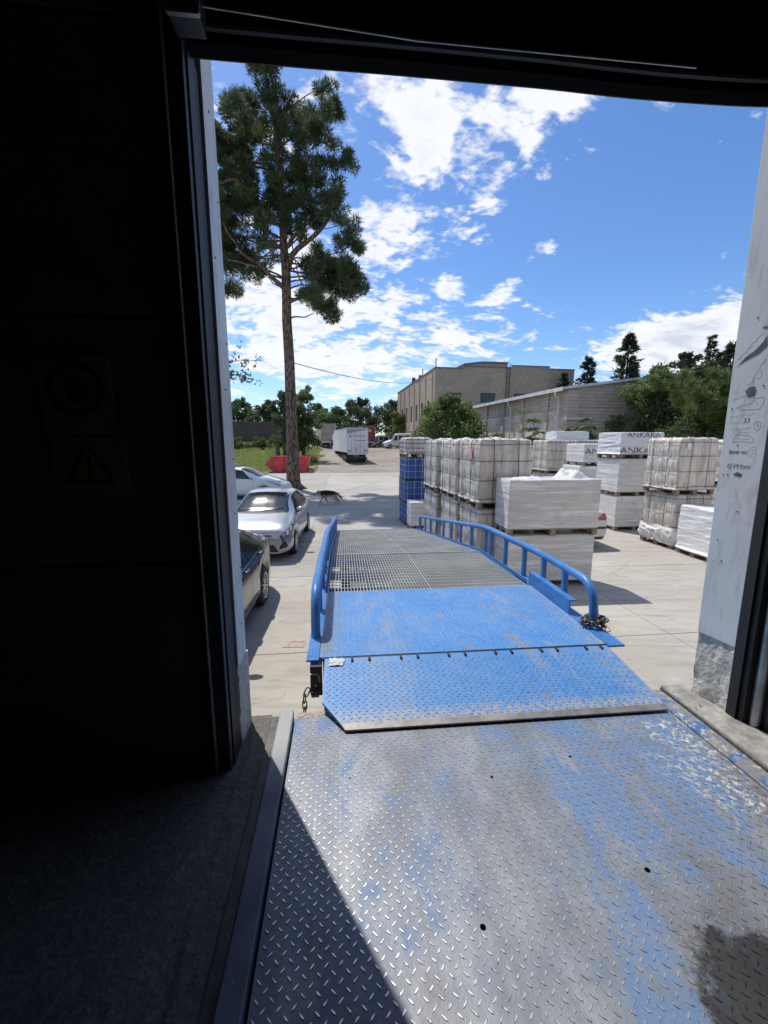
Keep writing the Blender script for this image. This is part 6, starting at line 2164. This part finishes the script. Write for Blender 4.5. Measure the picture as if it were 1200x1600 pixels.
# ---- the tall pine
TX, TY = -5.2, 23.7
pine = thing('pine_tree', 'tall pine with bare reddish trunk and dense dark crown', 'tree', (TX, TY, 0))
CL = [(-6.8, 19.54, 1.18), (-5.36, 19.95, 1.02), (-6.27, 20.68, 0.61), (-7.59, 18.57, 0.95), (-3.0, 19.82, 0.68), (-3.84, 18.16, 1.18), (-2.55, 18.57, 0.74), (-5.11, 18.44, 1.42), (-6.75, 17.59, 1.42), (-8.06, 17.17, 1.02), (-2.59, 16.59, 0.95), (-4.86, 16.59, 1.42), (-7.51, 15.58, 1.42), (-5.9, 14.99, 1.35), (-3.44, 15.28, 1.22), (-1.95, 16.01, 0.68), (-8.63, 14.4, 1.35), (-7.13, 13.5, 1.35), (-1.97, 14.69, 0.68), (-2.48, 13.8, 0.85), (-4.29, 14.1, 1.22), (-3.33, 13.2, 0.88), (-1.84, 12.74, 0.81), (-7.88, 12.13, 1.08), (-6.01, 12.74, 0.74), (-8.62, 11.04, 0.68), (-2.18, 11.97, 0.88), (-6.75, 11.35, 0.61), (-3.21, 11.19, 1.08), (-2.03, 11.04, 1.02), (-4.06, 10.88, 0.81), (-2.9, 9.77, 0.74), (-3.43, 9.29, 0.54), (-1.42, 11.29, 0.61), (-9.02, 12.59, 1.35), (-9.82, 15.28, 1.69), (-9.32, 17.59, 1.35), (-10.31, 13.2, 1.52), (-4.12, 19.41, 0.54), (-5.88, 20.9, 0.41)]
trunk_pts = [(-5.2, 0.0), (-5.17, .5), (-5.15, 2.35), (-5.15, 4.45), (-5.15, 7.16), (-5.21, 9.13), (-5.16, 11.35), (-5.23, 12.89), (-5.24, 15.28), (-5.44, 18.16), (-5.8, 20.4)]
trad = [.50, .40, .33, .30, .275, .255, .235, .20, .15, .09, .03]
P3 = [(x - TX, .06 * nz(z * .4, 3), z) for x, z in trunk_pts]
fine, fr = [], []
for (a, b, ra, rb) in zip(P3, P3[1:], trad, trad[1:]):
    for k in range(5):
        u = k / 5
        fine.append(tuple(a[i] + (b[i] - a[i]) * u for i in range(3)))
        fr.append((ra + (rb - ra) * u) * (1 + .05 * nz(a[2] + u * 3)))
fine.append(P3[-1])
fr.append(trad[-1])
trunk = MB().tube(fine, fr, 16).build('trunk', 'bark_pine', pine, smooth=True)
for k in range(6):
    a = 2 * pi * k / 6 + .4
    MB().tube([(0.30 * cos(a), .30 * sin(a), .38), (.48 * cos(a), .48 * sin(a), .14), (.80 * cos(a), .80 * sin(a), -.02)], [.13, .12, .05], 8).build('root', 'bark_pine', trunk, smooth=True)
rng = np.random.default_rng(5)
allC, allD = [], []
limbs = []
for i, (x, z, r) in enumerate(CL):
    dx = x - TX
    half = max(0.5, sqrt(max(0.3, 4.2 ** 2 - dx * dx)) * .8)
    if z > 17.8:
        r *= .80
        half *= .6
    ys = [rng.uniform(-half, half)]
    if r > 1.0 and z < 17.8:
        ys.append(-ys[0] * rng.uniform(.5, 1.0))
    for yy in ys:
        limbs.append((dx, yy, z, r))
        ns = int(12 * r + 5)
        sub = ball(rng, ns) * np.array([r, r, r * .80]) + np.array([dx, yy, z])
        for c in sub:
            rs = rng.uniform(.20, .44) * min(1.0, r + .2)
            n = int(250 * (rs / .36) ** 2)
            d = sphere(rng, n)
            d[:, 2] += .35
            p = c + d * rs * rng.uniform(.15, .85, (n, 1)) * np.array([1, 1, .75])
            allC.append(p)
            allD.append(d + rng.normal(size=(n, 3)) * .45 + np.array([0, 0, .10]))
leaf_object('crown', np.concatenate(allC), np.concatenate(allD), .22, .034, 'pine_needles', pine, 3)
random.seed(3)
for i, (dx, yy, z, r) in enumerate(limbs):
    hz = max(10.2 + .35 * (i % 9), min(19.0, z - .6 - .22 * sqrt(dx * dx + yy * yy)))
    bx = interp([(b, a - TX) for a, b in trunk_pts], hz)
    pts, rs = wobbly((bx, 0, hz), (dx, yy, z + .1), .03 + .02 * r, .012, 7, .16, i * 1.3)
    MB().tube(pts, rs, 7).build('limb', 'bark_pine', pine, smooth=True)
for (p, q_, r0, r1) in (((-.0, -.1, 10.6), (-2.0, -1.4, 12.2), .13, .05), ((.1, -.1, 11.6), (2.5, -.9, 13.8), .17, .06), ((.1, 0, 10.0), (2.3, -.6, 10.55), .10, .04), ((.15, -.2, 12.6), (1.6, -1.2, 13.6), .11, .05),
                       ((-2.0, -1.4, 12.2), (-3.0, -1.9, 13.6), .05, .03), ((-1.0, -.7, 11.4), (-2.6, -1.6, 11.5), .06, .03), ((.15, 0, 9.2), (1.5, -.5, 9.3), .05, .02), ((-1.6, -2.0, 14.7), (-3.6, -2.6, 14.1), .05, .03)):
    pts, rs = wobbly(p, q_, r0, r1, 8, .14, p[2])
    MB().tube(pts, rs, 8).build('limb', 'bark_pine', pine, smooth=True)


def leafy(name, label, x, y, h, rx, mat, seed, cat='tree', n=5200, leaf=.30, base=None, trunk_h=.3, group=None, blobs=9, bark='bark_grey', low=0.28, ry=None, squash=.8):
    rng = np.random.default_rng(seed)
    zb = terrain(x, y) if base is None else base
    H_ = h - zb
    t = thing(name, label, cat, (x, y, zb - .05), 0, group)
    ry = ry or rx
    pts, rs = wobbly((0, 0, 0), (.1 * rx * rng.normal(), 0, H_ * .75), max(.07, .028 * H_), .03, 8, .05, seed)
    MB().tube(pts, rs, 9).build('trunk', bark, t, smooth=True)
    Cs, Ds = [], []
    per = max(40, n // (blobs * 7))
    for b in range(blobs):
        u = (b + .5) / blobs
        zc = H_ * (low + (.90 - low) * u)
        prof = sin(pi * min(1, max(.05, (u * .80 + .17)))) ** .6
        a = rng.uniform(0, 2 * pi)
        rad = rng.uniform(.25, .72) * prof
        bx, by = rx * rad * cos(a), ry * rad * sin(a)
        br = rx * rng.uniform(.40, .58) * (prof * .7 + .3)
        pts, rs = wobbly((0, 0, zc * .62), (bx, by, zc), .02 * H_ * .5 + .02, .02, 5, .12, seed + b)
        MB().tube(pts, rs, 6).build('limb', bark, t, smooth=True)
        k = 7
        sub = ball(rng, k) * np.array([br, br * ry / rx, br * squash]) + np.array([bx, by, min(zc, H_ - br * squash * .85)])
        for c in sub:
            r2 = br * rng.uniform(.30, .55)
            d = sphere(rng, per)
            p = c + d * r2 * rng.uniform(.35, 1.0, (per, 1)) * np.array([1, 1, .8])
            Cs.append(p)
            Ds.append(rng.normal(size=(per, 3)) + d * .6 + np.array([0, 0, -.2]))
    leaf_object('crown', np.concatenate(Cs), np.concatenate(Ds), leaf, leaf * .62, mat, t, seed)
    return t


def spruce(name, label, x, y, h, r, seed, mat='conifer', n=7000, group=None, leaf=.5, power=.9):
    rng = np.random.default_rng(seed)
    zb = terrain(x, y)
    H_ = h - zb
    t = thing(name, label, 'tree', (x, y, zb - .05), 0, group)
    MB().tube([(0, 0, 0), (0, 0, H_ * .5), (0, 0, H_ * .97)], [.02 * H_, .012 * H_, .01], 8).build('trunk', 'bark_grey', t, smooth=True)
    Cs, Ds = [], []
    whorls = int(H_ / .62)
    for w in range(whorls):
        u = w / whorls
        zc = H_ * (.08 + .90 * u)
        R = r * (1 - u) ** power * rng.uniform(.75, 1.15) + .12
        nb_ = 7
        zw = zc
        for b in range(nb_):
            zc = zw + rng.uniform(-.45, .45) * min(1, R)
            a = 2 * pi * (b + rng.uniform(-.3, .3)) / nb_ + w
            Rb = R * rng.uniform(.45, 1.2)
            k = max(8, int(n / (whorls * nb_)))
            s = rng.uniform(.1, 1.0, k) ** .7
            px_ = np.stack([np.cos(a) * Rb * s, np.sin(a) * Rb * s, zc - .22 * Rb * s + rng.normal(size=k) * .10 + .15 * s ** 3 * Rb], 1)
            px_[:, :2] += rng.normal(size=(k, 2)) * .10 * Rb
            Cs.append(px_)
            Ds.append(np.stack([np.cos(a) + rng.normal(size=k) * .5, np.sin(a) + rng.normal(size=k) * .5, .25 + rng.normal(size=k) * .35], 1))
    leaf_object('crown', np.concatenate(Cs), np.concatenate(Ds), leaf, leaf * .30, mat, t, seed)
    return t


# around the yard
leafy('broad_tree', 'green leafy tree with pale leaves growing right behind the pine trunk', -10.1, 53, 9.7, 3.0, 'leaf_mid', 11, n=16000, leaf=.26, blobs=18, low=.16)
leafy('broad_tree', 'light green slender tree left of the pine trunk beside a stump', -11.9, 50.5, 9.4, 1.9, 'leaf_grey', 12, n=8000, leaf=.26, blobs=9)
leafy('broad_tree', 'sparse dark tree rising above the left end of the brown fence', -25.2, 76, 10.6, 3.6, 'leaf_dark', 13, n=5200, leaf=.36)
leafy('broad_tree', 'dull green tree behind the right end of the brown fence', -20.4, 74, 9.7, 3.4, 'leaf_dark', 14, n=7000, leaf=.36, blobs=11)
leafy('broad_tree', 'dull green tree filling the gap behind the brown fence', -29.5, 78, 9.8, 3.6, 'leaf_dark', 34, n=6000, leaf=.36)
leafy('broad_tree', 'dark rounded tree behind the old pinkish lorry', -13.5, 92, 11.0, 4.6, 'leaf_dark', 15, n=7000, leaf=.42, low=.15)
leafy('broad_tree', 'dark tall tree right behind the white lorry', -4.6, 88, 12.2, 4.6, 'leaf_dark', 16, n=9000, leaf=.42, blobs=12, low=.12)
leafy('broad_tree', 'dark tree behind the red lorry', 1.2, 95, 11.9, 4.6, 'leaf_dark', 17, n=8000, leaf=.42, blobs=12, low=.12)
leafy('broad_tree', 'dark distant tree between the two dark ones behind the lorries', -9.0, 102, 12.0, 4.8, 'leaf_dark', 18, n=7000, leaf=.45, low=.12)
leafy('broad_tree', 'dark distant tree by the left corner of the factory', 5.8, 104, 12.3, 4.8, 'leaf_dark', 19, n=7000, leaf=.45, low=.12)
leafy('broad_tree', 'bright green young tree in front of the factory side wall', 2.5, 79, 8.8, 2.6, 'leaf_bright', 20, n=7000, leaf=.28, low=.2, blobs=12)
leafy('broad_tree', 'dense round green tree between the tile pallets and the factory', 5.35, 35, 6.7, 3.3, 'leaf_mid', 21, n=24000, leaf=.2, blobs=22, low=.20)
leafy('broad_tree', 'leafy green bush joined to the round tree by the plaster wall', 7.3, 36.4, 5.9, 2.0, 'leaf_mid', 22, n=10000, leaf=.2, blobs=14, low=.15)
# right-hand thicket
leafy('broad_tree', 'big dense green tree covering the corner of the block gable', 17.2, 26.2, 7.6, 3.2, 'leaf_mid', 23, n=20000, leaf=.22, blobs=15, low=.12)
leafy('broad_tree', 'dark dense tree in the thicket behind the strapped pallets', 20.6, 27.0, 7.7, 3.6, 'leaf_dark', 24, n=14000, leaf=.24, blobs=15, low=.10)
leafy('broad_tree', 'dark low bush at the foot of the thicket', 16.6, 22.0, 4.4, 2.3, 'leaf_dark', 26, n=9000, leaf=.2, blobs=12, low=.15)
leafy('broad_tree', 'dark leafy bush low behind the blue crates', 19.4, 22.4, 5.0, 2.6, 'leaf_dark', 27, n=9000, leaf=.2, blobs=12, low=.15)
# feathery leaning pine
yp = thing('leaning_pine', 'feathery yellow green pine leaning out of the thicket', 'tree', (16.4, 20.6, 0))
pts, rs = wobbly((1.6, .4, 0), (1.2, .2, 4.0), .16, .10, 6, .08, 3)
MB().tube(pts, rs, 9).build('trunk', 'bark_grey', yp, smooth=True)
rng = np.random.default_rng(31)
Cs, Ds = [], []
for b in range(15):
    tx, tz = rng.uniform(-3.2, 2.4), rng.uniform(3.6, 6.3)
    tz = min(tz, 6.2 - .22 * max(0, -tx))
    ty = rng.uniform(-1.4, 1.2)
    pts, rs = wobbly((1.3, .2, rng.uniform(2.6, 4.2)), (tx, ty, tz), .06, .015, 7, .10, b)
    MB().tube(pts, rs, 7).build('limb', 'bark_grey', yp, smooth=True)
    for u in np.linspace(.45, 1.0, 7):
        c = np.array(pts[min(7, int(u * 7))]) + rng.normal(size=3) * .18
        n_ = 170
        d = sphere(rng, n_) + np.array([-.5, 0, .55])
        Cs.append(c + sphere(rng, n_) * .22 * rng.uniform(0, 1, (n_, 1)))
        Ds.append(d)
leaf_object('crown', np.concatenate(Cs), np.concatenate(Ds), .34, .035, 'leaf_bright', yp, 4)
# conifers behind the roofs
spruce('spruce_tree', 'tall dark spruce standing behind the gable roof', 30.8, 55, 16.6, 4.4, 41, n=12000, leaf=.42)
spruce('spruce_tree', 'pointed dark spruce beside the right end of the factory', 28.2, 60, 14.8, 3.4, 42, n=9000, leaf=.40)
spruce('spruce_tree', 'short dark spruce beside the pointed one at the factory end', 25.6, 61.5, 12.8, 2.6, 43, n=6000, leaf=.4)
spruce('spruce_tree', 'narrow dark cypress rising above the thicket', 44.9, 60, 17.6, 1.1, 44, n=6000, leaf=.4, power=.5)
spruce('spruce_tree', 'dark spruce by the doorway edge behind the thicket', 39.8, 50, 14.4, 2.6, 45, n=6000)
spruce('spruce_tree', 'small dark spruce between the tall spruce and the gable', 33.4, 58, 13.4, 1.8, 46, n=5000)
spruce('spruce_tree', 'dark spruce next to the narrow cypress', 41.8, 54, 14.2, 2.2, 48, n=5000)
leafy('broad_tree', 'dark dense tree top behind the thicket beside the cypress', 35.5, 50, 13.4, 4.2, 'conifer', 47, n=9000, leaf=.34, blobs=14, low=.3)
# small plants by the plaster wall
def fronds(name, label, x, y, h, n_st, spread, mat, seed, leaf=.20):
    rng = np.random.default_rng(seed)
    t = thing(name, label, 'plant', (x, y, terrain(x, y) - .03))
    Cs, Ds = [], []
    for k in range(n_st):
        a = rng.uniform(0, 2 * pi)
        hh = h * rng.uniform(.5, 1.0)
        s = spread * rng.uniform(.3, 1.0)
        pts, rs = wobbly((0, 0, 0), (s * cos(a), s * sin(a), hh), .03, .008, 8, .06, seed + k)
        MB().tube(pts, rs, 6).build('stem', 'bark_grey', t, smooth=True)
        for m in range(11):
            b = rng.uniform(0, 2 * pi)
            c0 = Vector(pts[3 + m % 6])
            L_ = rng.uniform(.35, .75) * min(1, h / 3)
            for q_ in range(18):
                u = q_ / 17
                c = np.array(c0) + np.array([cos(b) * L_ * u, sin(b) * L_ * u, .18 * L_ * sin(pi * u) - .2 * L_ * u * u])
                sgn = 1 if q_ % 2 else -1
                Cs.append(c)
                Ds.append(np.array([cos(b + sgn * 1.0), sin(b + sgn * 1.0), -.15]))
    leaf_object('foliage', np.array(Cs), np.array(Ds), leaf, leaf * .42, mat, t, seed)


fronds('sumac_plant', 'tall feathery leaved sapling growing at the corner of the plaster wall', 9.4, 25.2, 5.0, 9, .9, 'leaf_mid', 51, .42)
fronds('sumac_plant', 'dark feathery sapling in front of the block gable', 10.95, 23.2, 4.0, 8, .8, 'leaf_dark', 52, .40)
fronds('sumac_plant', 'small yellowish green plant below the plaster wall', 7.7, 30, 3.7, 10, .9, 'leaf_bright', 53, .36)
# tree at the left whose outer twig reaches into the doorway view
sp = thing('roadside_tree', 'thin leafy twig of a tree standing left of the doorway', 'tree', (-8.2, 13.6, 0))
pts, rs = wobbly((0, 0, 0), (.3, .1, 7.2), .15, .04, 8, .04, 8)
MB().tube(pts, rs, 9).build('trunk', 'bark_grey', sp, smooth=True)
rng = np.random.default_rng(61)
Cs, Ds = [], []
for (p, q_) in (((.2, .1, 4.6), (4.30, .4, 5.26)), ((2.6, .25, 5.0), (3.95, .3, 4.66)), ((.2, .1, 5.2), (3.3, .3, 5.75)), ((.2, 0, 6), (1.2, -.6, 8.2)), ((.2, 0, 5), (-1.8, .6, 6.8)), ((.2, 0, 5.5), (.2, 1.8, 7.5)), ((.2, 0, 4.8), (.1, -2.0, 6.6))):
    pts, rs = wobbly(p, q_, .035, .006, 12, .05, p[2])
    MB().tube(pts, rs, 6).build('limb', 'bark_grey', sp, smooth=True)
    for u in np.linspace(.25, 1, 26):
        c = np.array(pts[min(12, int(u * 12))]) + rng.normal(size=3) * np.array([.10, .12, .09])
        n_ = 9
        Cs.append(c + rng.normal(size=(n_, 3)) * .05)
        Ds.append(rng.normal(size=(n_, 3)) + np.array([.3, 0, -.3]))
leaf_object('crown', np.concatenate(Cs), np.concatenate(Ds), .11, .055, 'leaf_dark', sp, 6)
# stumps by the bank
stp = tag(MB().tube([(0, 0, -.2), (.03, 0, 1.0), (0, .02, 2.6)], [.32, .26, .22], 12).build('tree_stump', 'bark_grey', smooth=50), 'bare broken trunk standing left of the pine on the bank', 'stump')
stp.location = (-12.4, 49.0, terrain(-12.4, 49))
# bushes on the bank
for k, (x, y, h, r) in enumerate(((-19.5, 56, 1.7, 1.7), (-16.5, 57, 1.5, 1.5), (-15.0, 59.5, 1.6, 1.6), (-22.5, 58, 1.6, 1.6), (-8.4, 47.5, 1.1, 1.0))):
    leafy('weed_bush', ['broad bright green weed bush on the grass bank', 'rounded weed bush below the brown fence', 'weed bush near the right end of the brown fence', 'weed bush at the left of the grass bank', 'small weed bush beside the dirt track'][k],
          x, y, terrain(x, y) + h, r, 'leaf_bright', 70 + k, 'bush', 2600, .22, low=.2, blobs=7)
# grass on the bank
rng = np.random.default_rng(9)
pts = []
N = 90000
X = rng.uniform(-34, -4.5, N)
Y = rng.uniform(38.2, 66, N)
keep = []
Cs = np.zeros((N, 3))
for i in range(N):
    x, y = float(X[i]), float(Y[i])
    e = nz(x * .3, y * .3, 4)
    if x + 0.10 * (y - 38) > -7.0 + 2.2 * e + .9 * nz(x * 1.3, y * 1.3):
        continue
    if nz(x * .55, y * .55, 8) < -.35:
        continue
    Cs[i] = (x, y, terrain(x, y) - .03)
    keep.append(i)
Cs = Cs[keep]
D = rng.normal(size=(len(Cs), 3)) * .35 + np.array([0, 0, 1.0])
leaf_object('grass', Cs, D, .42, .05, 'grass', None, 2, 'stuff')
N = 9000
X = rng.uniform(3.2, 12, N)
Y = rng.uniform(66, 84, N)
Cs = np.array([(float(x), float(y), terrain(float(x), float(y)) - .03) for x, y in zip(X, Y) if nz(float(x) * .4, float(y) * .4, 3) > -.1])
leaf_object('grass', Cs, rng.normal(size=(len(Cs), 3)) * .35 + np.array([0, 0, 1.0]), .35, .06, 'grass', None, 8, 'stuff')
# loose stones and weeds along the edge of the concrete
mb = MB()
rr = random.Random(8)
for k in range(700):
    x, y = rr.uniform(-9, 12), 36.9 + abs(rr.gauss(0, 1.6)) + .3
    y = y + .105 * x * 0 + max(0, .0)
    s = rr.uniform(.03, .11)
    z = terrain(x, y)
    a = rr.uniform(0, pi)
    q_ = [(x + s * cos(a + i * pi / 2) * rr.uniform(.7, 1.2), y + s * sin(a + i * pi / 2) * rr.uniform(.7, 1.2), z - .02) for i in range(4)]
    mb.add(q_ + [(x, y, z + s * rr.uniform(.4, .8))], [(0, 1, 4), (1, 2, 4), (2, 3, 4), (3, 0, 4)])
mb.build('rubble', 'rough_concrete', None, kind='stuff')
# ---------------------------------------------------------------- the dog walking to the left


def skin_mesh(name, joints, bones, mat, parent=None, sub=2):
    names = list(joints)
    me = bpy.data.meshes.new(name)
    me.from_pydata([joints[n][0] for n in names], [(names.index(a), names.index(b)) for a, b in bones], [])
    o = bpy.data.objects.new(name, me)
    col.objects.link(o)
    o.parent = parent
    sk_ = o.modifiers.new('skin', 'SKIN')
    layer = me.skin_vertices[0].data
    for i, n in enumerate(names):
        r = joints[n][1]
        layer[i].radius = r if isinstance(r, tuple) else (r, r)
        layer[i].use_root = (n == 'pelvis')
    sk_.use_smooth_shade = True
    sb = o.modifiers.new('sub', 'SUBSURF')
    sb.levels = sub
    sb.render_levels = sub
    me.materials.append(M[mat])
    return o


dog = thing('dog', 'black and tan shepherd dog walking across the yard with lowered head', 'dog', (-2.42, 18.05, 0.004), 4)
J = {
    'pelvis': ((.30, 0, .46), (.115, .125)), 'loin': ((.12, 0, .475), (.108, .128)), 'chest': ((-.10, 0, .465), (.125, .160)), 'shoulder': ((-.25, 0, .475), (.115, .148)),
    'neck': ((-.37, 0, .50), (.088, .100)), 'poll': ((-.46, 0, .515), (.068, .072)), 'brow': ((-.515, 0, .495), (.058, .058)), 'stop': ((-.555, 0, .468), (.036, .036)), 'muzzle': ((-.615, 0, .437), (.028, .028)), 'nose': ((-.645, 0, .428), (.018, .018)),
    'croup': ((.385, 0, .45), (.075, .085)), 'tail1': ((.45, 0, .41), (.032, .034)), 'tail2': ((.50, 0, .33), (.036, .040)), 'tail3': ((.555, 0, .26), (.034, .036)), 'tail4': ((.60, 0, .235), (.014, .014)),
}
B_ = [('pelvis', 'loin'), ('loin', 'chest'), ('chest', 'shoulder'), ('shoulder', 'neck'), ('neck', 'poll'), ('poll', 'brow'), ('brow', 'stop'), ('stop', 'muzzle'), ('muzzle', 'nose'), ('pelvis', 'croup'), ('croup', 'tail1'), ('tail1', 'tail2'), ('tail2', 'tail3'), ('tail3', 'tail4')]


def fore(tag_, y, ex, wx, px_, lift=0.0):
    J.update({'elbow' + tag_: ((ex, y, .315), (.048, .055)), 'wrist' + tag_: ((wx, y, .155 + lift), (.032, .034)), 'pastern' + tag_: ((px_, y, .050 + lift), (.027, .029)), 'paw' + tag_: ((px_ - .045, y, .020 + lift), (.026, .018))})
    B_.extend([('shoulder', 'elbow' + tag_), ('elbow' + tag_, 'wrist' + tag_), ('wrist' + tag_, 'pastern' + tag_), ('pastern' + tag_, 'paw' + tag_)])


def hind(tag_, y, kx, hx, px_, lift=0.0):
    J.update({'stifle' + tag_: ((kx, y, .315), (.058, .072)), 'hock' + tag_: ((hx, y, .165 + lift), (.033, .037)), 'hpast' + tag_: ((px_, y, .050 + lift), (.027, .029)), 'hpaw' + tag_: ((px_ - .045, y, .020 + lift), (.026, .018))})
    B_.extend([('pelvis', 'stifle' + tag_), ('stifle' + tag_, 'hock' + tag_), ('hock' + tag_, 'hpast' + tag_), ('hpast' + tag_, 'hpaw' + tag_)])


fore('A', -.075, -.27, -.33, -.375)
fore('B', .075, -.19, -.10, -.03)
hind('A', -.08, .24, .345, .31)
hind('B', .08, .26, .43, .44)
body = skin_mesh('body', J, B_, 'dog_fur', dog)
for s in (-1, 1):
    MB().add([(-.455, s * .030, .565), (-.425, s * .062, .555), (-.475, s * .066, .545), (-.452, s * .062, .655), (-.440, s * .046, .560)],
             [(0, 2, 3), (2, 1, 3), (1, 4, 3), (4, 0, 3), (0, 4, 1, 2)]).build('ear', 'dog_fur', dog, smooth=60)
    MB().lathe([(.001, -.006), (.008, -.003), (.008, .003), (.001, .006)], 8, Matrix.Translation((-.540, s * .038, .505))).build('eye', 'black_plastic', dog, smooth=True)
MB().lathe([(.002, -.014), (.013, -.008), (.014, .004), (.004, .012)], 8, Matrix.Translation((-.660, 0, .436)) @ Matrix.Rotation(radians(90), 4, 'Y')).build('nose', 'black_plastic', dog, smooth=True)
